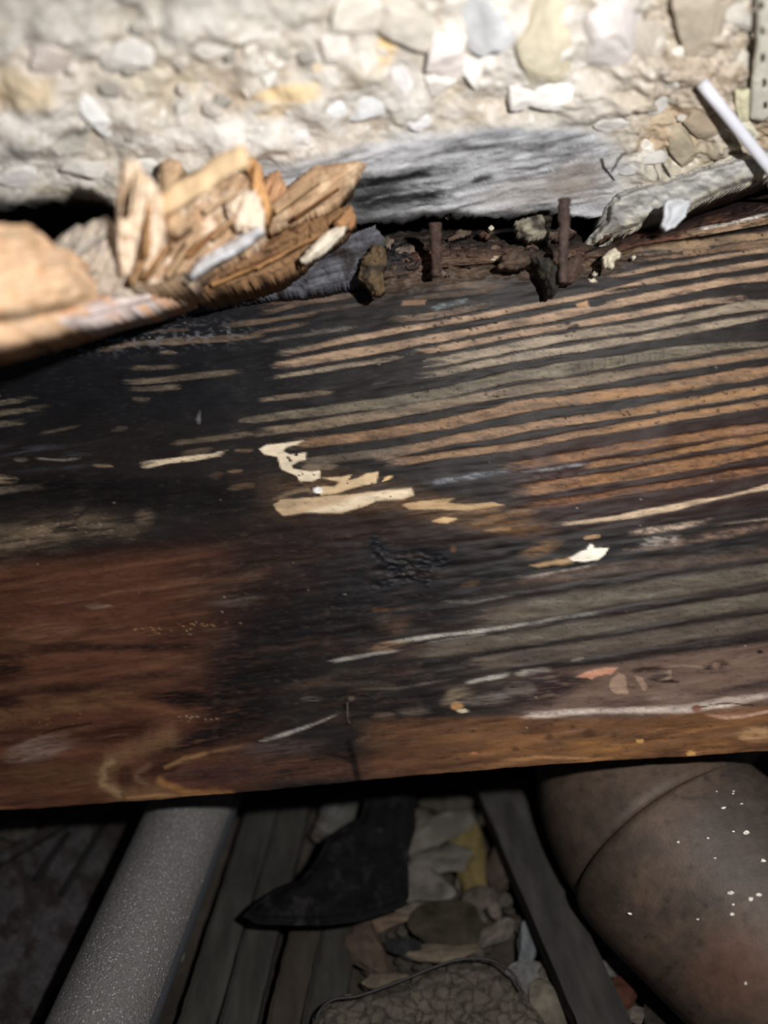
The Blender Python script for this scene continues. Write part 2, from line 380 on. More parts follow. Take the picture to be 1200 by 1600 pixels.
p.blob(380, 210, 160, 28, S(228, 224, 218), 0.55, ang=4); p.blob(60, 275, 110, 24, S(226, 220, 212), 0.7)
# right-hand wall: browner, less lime
p.blob(1120, 150, 180, 150, S(182, 168, 148), 0.75, soft=0.5); p.blob(1060, 200, 60, 32, S(186, 160, 128), 0.7, ang=25); p.blob(1105, 120, 60, 30, S(176, 158, 140), 0.6)
p.blob(1080, 255, 90, 30, S(172, 162, 140), 0.8, ang=12); p.blob(1200, 215, 40, 30, S(172, 148, 118), 0.7); p.blob(990, 265, 60, 18, S(186, 180, 168), 0.7)
rz = sst(930, 1010, WX); p.mix(rz*np.clip(fbm(WX/16, WY/12, 2)*2.4-0.3, 0, 1)*0.8, S(132, 116, 98)); p.mix(rz*np.clip(fbm(WX/11, WY/8, 9)*2.4-0.5, 0, 1)*0.8, S(224, 218, 206)); p.mix(rz*np.clip(fbm(WX/7, WY/6, 5)*2.6-0.8, 0, 1)*0.9, S(84, 72, 62))
# lime-washed, mould-streaked base
low = curve([(-400, 300), (0, 300), (180, 300), (300, 290), (400, 262), (480, 245), (600, 220), (700, 205), (800, 200), (900, 195), (960, 215), (1010, 270), (1200, 330)])
m = sst(-10, 14, WY-low(WX)+10*fbm(WX/50, WY/14, 9))*sst(300, 420, WX)*sst(1010, 930, WX)
p.mix(m, S(172, 172, 174)); p.mix(m*np.clip(fbm(WX/70, (WY+0.2*WX)/7, 3)*2, 0, 1), S(206, 206, 208))
p.mix(m*np.clip(fbm(WX/60+5, (WY+0.22*WX)/6, 6)*2.2-0.25, 0, 1)*0.85, S(92, 92, 94)); p.mix(m*np.clip(fbm(WX/30+5, (WY+0.22*WX)/2.5, 8)*2.4-0.5, 0, 1)*0.8, S(216, 216, 218)); p.mix(m*np.clip(fbm(WX/34+5, (WY+0.22*WX)/2.5, 10)*2.4-0.5, 0, 1)*0.7*sst(-30, 60, WY-low(WX)), S(52, 52, 54))
p.band([(700, 205), (800, 208), (900, 214), (960, 206)], 14, S(128, 132, 138), 0.7, soft=6, nz=4)
p.band([(680, 235), (780, 228), (830, 234), (915, 224)], 12, S(64, 62, 62), 0.9, soft=4, nz=4, sp=0.5)
p.band([(780, 270), (830, 262), (900, 240), (930, 232)], 14, S(84, 82, 82), 0.8, soft=4, nz=4, sp=0.6)
p.band([(640, 252), (700, 238), (790, 226)], 5, S(40, 38, 38), 0.8, soft=2, nz=4, sp=0.5)
p.band([(540, 290), (600, 275), (640, 274), (700, 262), (740, 256)], 16, S(30, 29, 30), 0.95, soft=4, nz=5, sp=0.5)
p.band([(540, 305), (620, 298), (700, 285), (760, 282)], 12, S(66, 66, 68), 0.9, soft=4, nz=5, sp=0.6)
p.band([(540, 325), (600, 318), (680, 306), (730, 300)], 26, S(46, 46, 48), 0.9, soft=6, nz=5, sp=0.5)
p.band([(560, 342), (650, 336), (720, 326)], 10, S(120, 120, 122), 0.7, soft=4, nz=4, sp=0.5)
p.band([(610, 316), (700, 298), (760, 288)], 5, S(150, 150, 152), 0.7, soft=2, nz=4, sp=0.6)
for dx_ in (0, 7):
    p.band([(530, 284+dx_), (580, 280+dx_), (640, 272+dx_), (690, 262)], 11, S(16, 15, 16), 1.0, soft=3, nz=5, sp=0.1)
    p.band([(530, 314+dx_), (580, 312+dx_), (640, 306+dx_), (700, 298)], 11, S(20, 20, 22), 1.0, soft=3, nz=5, sp=0.2)
p.band([(560, 330), (640, 322), (720, 310), (760, 300)], 5, S(180, 180, 184), 0.8, soft=2, nz=5, sp=0.5); p.band([(600, 304), (680, 290), (740, 278)], 4, S(190, 190, 192), 0.8, soft=2, nz=5, sp=0.5)
p.blob(585, 312, 60, 34, S(22, 22, 23), 0.7, ang=10, soft=0.5); p.band([(560, 318), (620, 306), (690, 292)], 3, S(150, 150, 152), 0.8, soft=2, nz=5, sp=0.6)
p.blob(752, 280, 18, 5, S(34, 33, 33), 0.9, ang=12); p.blob(830, 300, 90, 22, S(176, 168, 162), 0.55, ang=10); p.blob(900, 275, 50, 24, S(132, 120, 110), 0.65, ang=15); p.blob(905, 300, 40, 16, S(150, 140, 132), 0.5)
p.band([(760, 335), (830, 330), (880, 320)], 8, S(150, 146, 142), 0.6, soft=3, nz=3)
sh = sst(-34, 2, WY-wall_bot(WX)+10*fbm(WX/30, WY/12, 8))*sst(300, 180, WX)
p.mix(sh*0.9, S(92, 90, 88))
stain_shade = sst(-14, 0, WY-wall_bot(WX)+6*fbm(WX/25, WY/12, 11)); p.mix(stain_shade*0.9*sst(900, 860, WX), S(34, 32, 31))  # blackened base, with the gap's shade painted in along the lower edge
for pts, wd in (([(940, 250), (943, 262), (948, 268)], 5), ([(955, 268), (965, 250), (978, 238)], 3), ([(950, 268), (958, 280)], 4), ([(1022, 258), (1024, 272)], 2), ([(1034, 256), (1042, 268)], 5)):
    p.line(pts, wd, S(26, 22, 20), 0.95)
WD = rz*(0.003*fbm(WX/22, WY/16, 3, 3))+0.005*fbm(WX/70, WY/55, 1, 2)+0.0012*fbm(WX/26, WY/20, 4, 2)+0.0005*n3
m2 = m*0.8; WD = WD*(1-m2)+m2*0.0012*fbm(WX/60, (WY+0.2*WX)/8, 3)
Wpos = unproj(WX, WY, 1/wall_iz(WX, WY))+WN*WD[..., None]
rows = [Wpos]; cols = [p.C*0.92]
last = Wpos[-1]; dark = np.zeros_like(last)+S(40, 36, 34)  # near-black recess colour, the shade of the gap put into it
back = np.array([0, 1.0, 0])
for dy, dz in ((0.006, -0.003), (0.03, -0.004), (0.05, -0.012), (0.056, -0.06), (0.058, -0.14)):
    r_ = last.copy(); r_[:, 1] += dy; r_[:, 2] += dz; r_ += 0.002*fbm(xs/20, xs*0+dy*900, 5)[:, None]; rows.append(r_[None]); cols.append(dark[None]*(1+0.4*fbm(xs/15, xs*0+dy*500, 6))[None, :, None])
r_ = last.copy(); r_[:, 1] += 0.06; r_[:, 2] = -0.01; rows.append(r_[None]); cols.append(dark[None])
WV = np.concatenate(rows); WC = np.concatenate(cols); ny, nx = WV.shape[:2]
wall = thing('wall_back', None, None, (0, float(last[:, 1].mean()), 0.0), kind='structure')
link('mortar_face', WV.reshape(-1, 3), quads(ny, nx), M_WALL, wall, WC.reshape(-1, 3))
# stones that stand proud of the mortar
def wall_stone(cx, cy, rx, ry, col, ang=0, seed=0, proud=0.35, depth=0.5):
    z = 1/wall_iz(cx, cy); c, s = math.cos(math.radians(ang)), math.sin(math.radians(ang))
    e1 = unproj(cx+1, cy, 1/wall_iz(cx+1, cy))-unproj(cx, cy, z); e2 = unproj(cx, cy-1, 1/wall_iz(cx, cy-1))-unproj(cx, cy, z)
    a1 = (e1*c+e2*s)*rx; a2 = (-e1*s+e2*c)*ry; dp = depth*min(np.linalg.norm(a1), np.linalg.norm(a2))
    lump('stone', unproj(cx, cy, z)+WN*dp*proud, np.stack([a1*1.1, a2*1.1, WN*dp]), M_STONE, S(*col)*0.9, wall, seed=seed, facet=0.5, colvar=0.2)
for i, (cx, cy, rx, ry, col, ang) in enumerate([
    (755, 35, 42, 50, (208, 209, 210), 0), (852, 48, 52, 66, (208, 198, 174), 5), (948, 55, 46, 72, (222, 214, 210), -12), (1010, 70, 30, 55, (196, 186, 172), 10),
    (1095, 45, 46, 62, (184, 172, 154), 0), (640, 40, 50, 40, (212, 204, 192), 0), (552, 30, 40, 34, (226, 218, 206), 0), (700, 88, 34, 38, (244, 234, 228), -30),
    (742, 105, 18, 40, (248, 242, 234), -20), (865, 142, 42, 24, (250, 246, 240), -5), (812, 150, 22, 20, (236, 230, 224), 0), (628, 128, 16, 26, (236, 232, 230), 20),
    (690, 130, 30, 16, (240, 232, 224), 10), (152, 182, 16, 37, (255, 253, 250), 32), (421, 104, 16, 26, (254, 252, 242), -12), (525, 75, 34, 22, (230, 222, 212), 20),
    (565, 122, 18, 14, (232, 220, 206), 0), (498, 112, 18, 12, (232, 214, 186), -20), (520, 168, 22, 16, (228, 228, 228), 0), (455, 175, 14, 10, (232, 230, 226), 0),
    (465, 215, 22, 13, (234, 230, 228), 0), (575, 175, 30, 18, (226, 226, 226), 10), (640, 190, 26, 14, (230, 228, 228), 0), (400, 205, 20, 12, (228, 224, 218), 0),
    (350, 190, 14, 10, (222, 216, 206), 0), (230, 190, 12, 10, (226, 218, 206), 0), (288, 165, 20, 12, (226, 222, 212), 15), (340, 60, 40, 30, (228, 222, 212), 10),
    (130, 265, 36, 16, (222, 216, 208), 0), (62, 215, 24, 26, (218, 212, 202), 0), (30, 275, 30, 14, (230, 226, 220), 0), (240, 262, 34, 14, (220, 216, 210), 0),
    (75, 90, 34, 26, (230, 218, 208), 0), (200, 95, 40, 24, (222, 218, 212), 0), (1040, 120, 26, 18, (206, 200, 192), 0), (1005, 165, 34, 16, (204, 200, 194), 12),
    (925, 165, 30, 16, (206, 202, 198), 12), (1110, 205, 17, 15, (216, 208, 194), 0), (1065, 232, 24, 26, (172, 160, 138), 0), (1098, 190, 30, 22, (166, 150, 130), 0),
    (1035, 185, 26, 12, (198, 180, 152), 20), (1015, 248, 22, 12, (206, 202, 196), 10), (985, 258, 18, 12, (196, 194, 192), 15), (1140, 255, 30, 12, (192, 182, 164), 15),
    (1150, 95, 26, 14, (206, 200, 188), 0), (1165, 30, 24, 20, (196, 190, 180), 0), (960, 190, 36, 10, (212, 208, 202), 14), (1130, 150, 30, 22, (184, 168, 150), 0)]):
    wall_stone(cx, cy, rx, ry, col, ang, seed=100+i, proud=-0.15 if i > 16 else 0.0)
RW = np.random.RandomState(21)
for i in range(64):
    cx = RW.uniform(20, 1180); cy = RW.uniform(15, 255)
    if cy > 175-0.0*cx and 330 < cx < 960 or cy > 265 and cx > 900: continue
    g_ = RW.choice([244, 226, 206, 184, 168]); r_ = RW.uniform(5, 13)
    wall_stone(cx, cy, r_*RW.uniform(0.9, 1.6), r_, (g_, g_*0.965, g_*0.915), RW.uniform(-50, 50), seed=700+i, proud=-0.1)
# grey mortar ledge under the crack, with its flake
def ledge_col(x, y):
    n = fbm(x/20, y/6, 3); q = Paint(x, y, S(176, 174, 170)); q.mix(np.clip(n*1.8, 0, 1), S(206, 202, 192)); q.mix(np.clip(-n*2, 0, 1)*0.7, S(130, 126, 122))
    lowc = np.interp(x, [918, 950, 970, 1015, 1072, 1130, 1200], [390, 378, 362, 346, 332, 300, 275]); q.mix(sst(22, 4, lowc-y)*np.clip(0.6+fbm(x/9, y/7, 5), 0, 1), S(222, 214, 190))
    q.blob(930, 345, 40, 26, S(120, 114, 108), 0.7)
    return q.C*0.9
slab('mortar_ledge', [(918, 384), (927, 364), (945, 345), (950, 320), (966, 303), (1000, 291), (1045, 278), (1090, 264), (1150, 246), (1300, 203), (1300, 235), (1200, 275), (1165, 288), (1130, 300), (1090, 320), (1072, 332), (1040, 342), (1015, 346), (995, 356), (970, 362), (955, 377), (935, 388)],
     lambda x, y: wall_iz(x, y)+0.10, 0.02, M_WALL, ledge_col, wall, step=2.2, dome=0.006, domew=10, rough=3.0, nd_=0.002, nsc=16, seed=2)
slab('mortar_flake', [(1040, 316), (1058, 310), (1080, 312), (1074, 328), (1068, 342), (1056, 352), (1042, 358), (1036, 350), (1042, 334)],
     const_iz(3.56), 0.003, M_WALL, streaky(S(196, 198, 202), 30, 0.8, 1.15, seed=4), wall, step=2, dome=0.002, rough=1.5, nd_=0.0006)

# ------------------------------------------------------------------ the joist
j_top = curve([(-420, 600), (0, 520), (150, 492), (300, 466), (450, 445), (520, 446), (575, 448), (600, 430), (700, 412), (800, 404), (870, 408), (950, 396), (1000, 380), (1100, 364), (1200, 346), (1620, 275)])
j_bot = curve([(-420, 1308), (0, 1273), (117, 1265), (247, 1255), (367, 1245), (555, 1228), (665, 1217), (800, 1206), (930, 1196), (1070, 1189), (1200, 1180), (1620, 1148)])
NX, NY = 700, 380
xs = np.linspace(-420, 1620, NX); T = np.linspace(0, 1, NY)
JX = np.tile(xs, (NY, 1)); et = j_top(xs)+3*fbm(xs/12, xs*0+1, 4); eb = j_bot(xs)+1.2*fbm(xs/20, xs*0+8, 4)
JY = et[None]+(eb-et)[None]*T[:, None]
p = Paint(JX, JY, S(46, 40, 38)); p.grain = True
X, Y = JX, JY
c1 = lambda L: [(800+q[0]/3, 340+q[1]/3)+tuple(t/3 for t in q[2:]) for q in L]
c2 = lambda L: [(400+q[0]/3, 440+q[1]/3)+tuple(t/3 for t in q[2:]) for q in L]
c3 = lambda L: [(q[0]/3, 470+q[1]/3)+tuple(t/3 for t in q[2:]) for q in L]
c4 = lambda L: [(800+q[0]/3, 600+q[1]/3)+tuple(t/3 for t in q[2:]) for q in L]
c5 = lambda L: [(400+q[0]/3, 680+q[1]/3)+tuple(t/3 for t in q[2:]) for q in L]
c6 = lambda L: [(q[0]/3, 720+q[1]/3)+tuple(t/3 for t in q[2:]) for q in L]
c7 = lambda L: [(800+q[0]/3, 860+q[1]/3)+tuple(t/3 for t in q[2:]) for q in L]
c8 = lambda L: [(400+q[0]/3, 920+q[1]/3)+tuple(t/3 for t in q[2:]) for q in L]
c9 = lambda L: [(q[0]/3, 980+q[1]/3)+tuple(t/3 for t in q[2:]) for q in L]
gr = Y+0.135*(X-600)                       # across the grain
# --- broad zones of stain
p.mix(sst(640, 380, X)*sst(720, 640, Y+0.05*X), S(35, 34, 38))                                   # blue-black upper left
p.mix(sst(760, 900, X)*sst(820, 700, gr)*sst(380, 560, gr), S(50, 43, 41))
p.mix(sst(740, 860, X)*sst(690, 740, gr)*sst(900, 840, gr), S(58, 36, 30))                       # reddish
p.mix(sst(660, 800, X)*sst(925, 960, gr), S(66, 57, 52))                                         # olive grey lower right
redl = sst(470, 300, X)*sst(860, 900, Y+0.08*X); p.mix(redl, S(96, 60, 45))
p.mix(sst(200, 430, X)*sst(760, 560, X)*sst(780, 840, Y)*sst(1040, 960, Y), S(48, 34, 31))
p.mix(np.clip(fbm(X/150, gr/10, 5)*1.5, 0, 1)*redl*0.8, S(116, 76, 56)); p.mix(np.clip(-fbm(X/150, gr/9, 5)*1.6, 0, 1)*redl*0.6, S(66, 39, 30))
p.mix(np.clip(fbm(X/60, gr/4, 8)*1.6-0.2, 0, 1)*redl*0.5, S(118, 86, 66))
p.mix(np.clip(fbm(X/130, gr/7, 9)*1.7, 0, 1)*0.35*(1-redl), S(30, 28, 30))
brn = sst(540, 640, X)*sst(-2, 10, Y-np.interp(X, [500, 600, 800, 1000, 1200, 1300], [1135, 1120, 1116, 1116, 1096, 1080])); p.mix(brn, S(112, 78, 52))
p.mix(brn*np.clip(fbm(X/90, gr/9, 11)*1.7, 0, 1)*0.8, S(142, 98, 60)); p.mix(brn*np.clip(-fbm(X/70, gr/7, 12)*1.7, 0, 1)*0.8, S(78, 50, 36)); p.mix(brn*sst(800, 600, X)*0.6, S(86, 58, 46))
# --- pale early wood, upper right: listed top to bottom
PB = S(156, 130, 107); PG = S(144, 129, 111); PO = S(158, 118, 80); PL = S(118, 102, 86)
mess = sst(44, 12, Y-j_top(X)+8*fbm(X/40, Y/8, 3))*sst(560, 640, X)*sst(1010, 960, X); p.mix(mess*0.9, S(104, 84, 68)); p.mix(mess*np.clip(fbm(X/30, gr/5, 6)*2, 0, 1), S(66, 52, 44))
p.band(c1([(430, 165), (520, 150), (620, 135), (900, 120), (1200, 85)]), 15, S(150, 124, 96), soft=3, h=0)
p.band(c1([(530, 200), (700, 175), (900, 155), (1200, 118)]), 13, S(132, 106, 84), nz=2, sp=0.4, h=-1)
p.line(c1([(500, 205), (640, 185), (760, 165), (800, 172)]), 3, S(54, 42, 36)); p.line(c1([(930, 135), (1100, 112), (1200, 100)]), 2.2, S(60, 48, 42))
p.band(c1([(430, 285), (700, 230), (950, 188), (1200, 150)]), 6.5, PB, h=-1)
def run(pts1, pts2, wd, col, col2=None, **k):
    a = [q for q in c2(pts2) if q[0] < 795] if pts2 else []
    p.band([(q[0], q[1])+tuple(r*1.2 for r in q[2:]) for q in sorted(a+c1(pts1))], wd*1.25, np.asarray(col)*1.15, h=-1, **k)
run([(0, 435), (200, 395), (400, 358), (700, 290), (1000, 245), (1200, 210)], [(100, 345), (300, 300), (600, 240), (900, 190)], 7.5, PB)
run([(0, 495), (200, 460), (450, 410), (700, 360), (1000, 300), (1200, 275)], [(60, 402), (300, 360), (600, 310), (900, 257)], 10.5, PB)
run([(0, 550), (300, 500), (600, 450), (900, 397), (1120, 375)], [(700, 336), (900, 310)], 8, PB)
p.band(c2([(30, 455), (200, 430), (450, 388), (690, 350)]), 7.5, PG, h=-1)
run([(0, 605), (300, 552), (600, 508), (900, 452), (1100, 415), (1200, 405)], [(770, 390), (900, 370)], 12, PG)
run([(0, 660), (300, 612), (600, 566), (900, 512), (1200, 460, 20)], [(720, 446), (900, 420)], 9.5, PG)
p.band(c2([(540, 482), (640, 468)]), 3, S(90, 84, 78), sp=0.5); p.band(c2([(0, 560), (200, 535), (370, 514)]), 9, PL, h=-1)
run([(0, 745, 50), (300, 702, 48), (600, 655, 46), (800, 628, 44), (1000, 603, 26), (1200, 590, 14)], [(-60, 650, 30), (100, 632, 30), (300, 608, 36), (600, 570, 38), (900, 518, 40)], 12, S(112, 102, 86))
run([(0, 815), (300, 772), (600, 725), (900, 680), (1200, 635)], [(-40, 715), (100, 694), (300, 668), (600, 622), (900, 572)], 12.5, S(120, 104, 86))
run([(0, 893), (300, 852), (600, 812), (900, 765), (1200, 722)], [(130, 770), (300, 750), (600, 712), (900, 665)], 14.5, S(136, 106, 80))
p.band(c4([(-650, 348), (-300, 265), (0, 214), (300, 170), (600, 124), (900, 76), (1200, 22)]), 15, S(146, 116, 90), h=-1)
p.band(c4([(-1000, 390), (-800, 385)]), 10, PL)
p.band(c2([(180, 855), (400, 825), (600, 800), (760, 770)]), 12, S(112, 98, 84), h=-1)
p.band(c4([(-600, 375), (-300, 330), (0, 294), (250, 250), (500, 206), (800, 150), (1200, 88)]), 12, S(142, 112, 86), h=-1)
# orange tint on the right of those bands
for L, wd in (([(300, 855 - 780), (600, 815 - 780), (960, 0)], 10), ([(300, 170), (600, 124), (900, 76), (1200, 22)], 9), ([(250, 250), (500, 206), (800, 150), (1200, 88)], 7)):
    p.band(c4(L), wd, S(168, 124, 78), 0.6, soft=3, nz=3, sp=0.5, h=None)
p.band(c1([(600, 725), (900, 680), (1200, 635)]), 8, S(160, 110, 72), 0.6, soft=3, nz=3, sp=0.5, h=None)
# reddish-orange bands lower right
p.band(c4([(-60, 395), (200, 356), (500, 302), (800, 256), (1000, 230), (1200, 200)]), 14, S(136, 98, 68), nz=2.5, h=-1)
p.band(c4([(1000, 236), (1200, 202)]), 6, S(150, 112, 92), 0.8, soft=3)
p.band(c4([(300, 392), (600, 350), (900, 296), (1200, 250)]), 11, S(144, 106, 70), nz=2.5, h=-1)
p.band(c4([(-30, 505), (300, 460), (600, 420), (900, 366), (1200, 312)]), 18, S(142, 102, 68), nz=2.5, sp=0.4, h=-1)
p.band(c4([(-30, 590), (300, 546), (600, 492), (900, 446), (1200, 400)]), 11, S(128, 88, 60), nz=2.5, sp=0.4, h=-1)
p.band(c4([(-140, 640), (0, 610), (140, 596)]), 9, S(132, 102, 74), sp=0.5, nz=3)
p.band(c4([(30, 412), (150, 398), (380, 370)]), 4, S(168, 170, 176), 0.8, soft=2.5, nz=3, sp=0.6)
p.band(c5([(780, 235), (950, 200), (1100, 180), (1200, 165)]), 8, S(124, 128, 134), 0.8, soft=3, nz=3, sp=0.7)
p.band(c4([(0, 460), (200, 430), (420, 400)]), 8, S(110, 96, 92), 0.5, soft=4, nz=3, sp=0.9)
p.band(c4([(150, 668, 12), (350, 645, 18), (500, 625, 22), (650, 600, 30), (750, 580, 32), (880, 550, 20), (960, 535, 8), (1100, 507, 12), (1200, 482, 34)]), 6, S(206, 180, 150), soft=2, nz=2, sp=0.2)
p.band(c4([(540, 706), (700, 682), (950, 634)]), 10, S(184, 160, 138), 0.9, soft=3, nz=3, sp=0.7)
p.band(c4([(960, 660), (1200, 634)]), 3, S(176, 156, 140), 0.8, soft=2, nz=2)
p.band(c4([(590, 755), (700, 740), (820, 735)]), 15, S(164, 154, 146), 0.8, soft=4, nz=4, sp=0.8)
p.band(c4([(500, 790), (700, 762), (900, 720), (1200, 662)]), 11, S(122, 96, 82), 0.8, soft=4, nz=3, sp=0.6)
p.band(c4([(330, 720), (420, 710)]), 8, S(178, 142, 104), nz=3)
# --- olive-grey plain bands, low right
OG = S(104, 95, 82)
p.band(c7([(-150, 170), (0, 148), (300, 108), (600, 72), (1200, 12)]), 17, S(104, 84, 72), 0.85, soft=4, nz=3, sp=0.4)
p.band(c7([(-200, 335), (0, 292), (200, 262), (500, 208), (900, 150), (1200, 102)]), 27, OG, soft=4, h=0.3, sp=0.15)
p.band(c7([(-500, 490), (-200, 446), (0, 415), (300, 372), (600, 322), (900, 268), (1200, 226)]), 23, S(100, 90, 78), soft=3, h=0.3, sp=0.15)
p.band(c7([(-250, 545), (0, 512), (300, 468), (600, 424), (900, 376), (1200, 334)]), 25, S(98, 86, 76), soft=3, h=0.3, sp=0.15)
dz = sst(-4, 8, Y-np.interp(X, [700, 800, 900, 1000, 1100, 1200, 1300], [1060, 1050, 1042, 1030, 1014, 1003, 990]))*(1-brn)*sst(760, 900, X); p.mix(dz, S(112, 90, 78)); p.mix(dz*np.clip(fbm(X/80, gr/8, 4)*1.6, 0, 1)*0.6, S(84, 64, 58))
p.blob(850, 1075, 66, 24, S(56, 42, 42), 0.9, ang=12, soft=0.5); p.blob(815, 1077, 24, 10, S(116, 104, 96), 0.7)
for L, wd in (([(-300, 255), (0, 212), (300, 166), (600, 126), (900, 82), (1200, 40)], 8), ([(-100, 390), (200, 334), (500, 286), (800, 240), (1200, 180)], 9.5), ([(-500, 545), (0, 462), (300, 412), (600, 370), (900, 320), (1200, 285)], 6.5), ([(-100, 575), (0, 560), (300, 525), (600, 486), (900, 440), (1200, 405)], 10.5)):
    p.band(c7(L), wd, S(46, 36, 35), 0.95, soft=2.5, nz=2, sp=0.1, h=0.8)
p.band(c7([(-60, 100), (0, 95), (350, 50), (600, 6)]), 5, S(26, 21, 20), 0.95, nz=2)
p.band(c7([(0, 128), (200, 100), (400, 66)]), 3.5, S(172, 160, 146), 0.8, soft=2, nz=2, sp=0.6)
p.band(c7([(0, 358), (200, 320), (420, 288)]), 5, S(150, 144, 136), 0.9, soft=2, nz=2, sp=0.4)
p.band(c7([(0, 586), (120, 566), (200, 555)]), 8, S(168, 160, 150), 0.9, soft=3, nz=3, sp=0.4)
p.band(c7([(270, 518), (350, 500)]), 6, S(150, 140, 126), 0.8, sp=0.5)
p.band(c7([(850, 700), (1050, 652), (1200, 624)]), 14, S(62, 52, 52), 0.8, soft=4, nz=3, sp=0.4)
p.band(c7([(620, 700), (800, 690), (880, 680)]), 10, S(136, 116, 106), 0.7, soft=4, nz=4, sp=0.6)
p.band(c7([(0, 775, 24), (200, 765, 32), (400, 755, 24), (700, 750, 24), (850, 732, 40), (1000, 708, 44), (1200, 685, 20)]), 8, S(206, 190, 178), 0.95, soft=3, nz=2.5, sp=0.35, h=-1)
p.band(c7([(890, 768), (1020, 790), (1200, 758)]), 5, S(196, 160, 138), 0.9, soft=2, nz=2); p.blob(1145, 1112, 40, 7, S(150, 110, 90), 0.7, ang=6)
p.line(c7([(860, 740), (1000, 715), (1130, 725)]), 2, S(70, 44, 34)); p.blob(1089, 1107, 8, 5, S(120, 80, 60))
p.band(c7([(690, 548), (800, 540), (880, 548), (960, 545)]), 3, S(150, 126, 112), 0.8, soft=2)
p.poly(c7([(300, 592), (365, 562), (450, 548), (495, 552), (470, 578), (390, 592), (370, 608), (355, 598)]), S(186, 134, 108), nz=2, h=0.6)
p.poly(c7([(455, 640), (470, 600), (500, 575), (530, 590), (540, 640), (550, 670), (500, 675), (465, 660)]), S(152, 126, 106), nz=3); p.poly(c7([(575, 590), (610, 595), (640, 640), (620, 660), (600, 630)]), S(148, 122, 104), nz=3)
p.poly(c7([(670, 600), (700, 575), (745, 562), (755, 595), (720, 612), (690, 612)]), S(150, 126, 108), nz=3); p.blob(1030, 1057, 18, 4, S(60, 46, 42), 0.9, ang=8)
p.blob(1012, 1046, 24, 5, S(58, 42, 36), 0.9, ang=5); p.blob(1040, 1064, 22, 3, S(44, 32, 28), 0.9, ang=-5); p.blob(1120, 1040, 18, 7, S(48, 34, 28), 0.9, ang=10); p.blob(1118, 1040, 6, 5, S(130, 104, 88), 0.9); p.blob(1188, 1019, 5, 3, S(50, 34, 28))
p.blob(1185, 1148, 30, 10, S(178, 140, 100), 0.8, soft=0.5); p.blob(1108, 1166, 40, 10, S(150, 104, 60), 0.5, soft=0.6); p.blob(940, 1168, 50, 14, S(140, 98, 56), 0.6, soft=0.6)
for x, y, r in ((861, 1133, 3), (895, 1136, 3.5), (897, 1188, 2), (868, 1185, 2), (858, 1152, 6), (920, 1146, 8), (960, 1148, 5), (805, 1170, 5), (715, 1186, 3), (740, 1142, 3)): p.blob(x, y, r*1.2, r*0.7, S(66, 44, 32), 0.6, soft=0.6)
p.band([(780, 1188), (850, 1184), (945, 1184)], 3.5, S(176, 130, 88), 0.8, soft=2, nz=2); p.blob(928, 1196, 14, 3, S(190, 148, 96)); p.band([(1055, 1188), (1120, 1184), (1165, 1184)], 5, S(196, 156, 106), nz=2.5); p.blob(1000, 1158, 6, 3, S(190, 144, 86)); p.blob(1080, 1178, 7, 4, S(186, 140, 84)); p.blob(740, 1177, 5, 2, S(180, 120, 80))
# --- middle: white mould figure, halo and dark heart
p.blob(520, 775, 130, 34, S(112, 82, 54), 0.55, ang=-2, soft=0.6); p.blob(700, 800, 110, 22, S(116, 84, 54), 0.6, ang=-8, soft=0.6); p.blob(800, 825, 60, 14, S(120, 88, 58), 0.5, soft=0.6)
WH = S(226, 208, 180); TN = S(206, 178, 140)
p.poly(c5([(80, 330), (110, 305), (250, 292), (330, 285), (480, 275), (600, 260), (730, 250), (738, 280), (690, 300), (560, 305), (500, 335), (400, 365), (250, 362), (130, 378)]), S(196, 168, 134), nz=3, h=0.3)
p.poly(c5([(400, 320), (480, 280), (620, 262), (728, 252), (734, 278), (680, 296), (560, 302), (480, 335), (400, 360), (250, 358), (330, 330)]), WH, 0.8, soft=5, nz=3)
p.poly(c5([(80, 300), (150, 265), (250, 248), (265, 265), (220, 292), (120, 300)]), S(150, 128, 102), 0.7, soft=4); p.poly(c5([(120, 290), (200, 270), (260, 262), (240, 288), (180, 296)]), S(66, 54, 46), nz=1)
p.poly(c5([(310, 202), (400, 195), (450, 185), (430, 215), (480, 202), (520, 180), (575, 172), (565, 225), (500, 235), (380, 270), (300, 285), (275, 255), (310, 240), (370, 240), (390, 218)]), TN, nz=2, h=0.3)
p.poly(c5([(15, 65), (50, 45), (130, 38), (225, 25), (190, 45), (140, 55), (125, 75), (160, 92), (235, 80), (235, 115), (200, 122), (170, 142), (175, 157), (250, 170), (300, 165), (300, 200), (260, 217), (205, 217), (190, 190), (120, 160), (108, 130), (100, 102), (40, 90)]), WH, nz=1.2, h=0.3)
p.poly(c5([(592, 218), (605, 197), (625, 190), (645, 192), (620, 210)]), S(220, 184, 132), nz=1); p.blob(497, 766, 7, 5, S(248, 244, 236), nz=0.2)
for u, v, r in ((150, 105, 9), (160, 118, 8), (190, 92, 9), (205, 188, 5), (220, 180, 4), (275, 185, 5), (292, 278, 8), (632, 286, 5), (485, 333, 4), (545, 222, 3), (430, 225, 4)): p.blob(400+u/3, 680+v/3, r/3, r/3*0.8, S(34, 24, 20), nz=0.3)
p.poly(c5([(690, 325), (800, 305), (925, 297), (890, 320), (1000, 325), (1110, 315), (1170, 325), (1000, 352), (850, 348), (720, 348)]), S(190, 158, 118), 0.9, nz=3); p.poly(c5([(820, 405), (880, 385), (945, 390), (900, 415)]), S(206, 172, 128), nz=3)
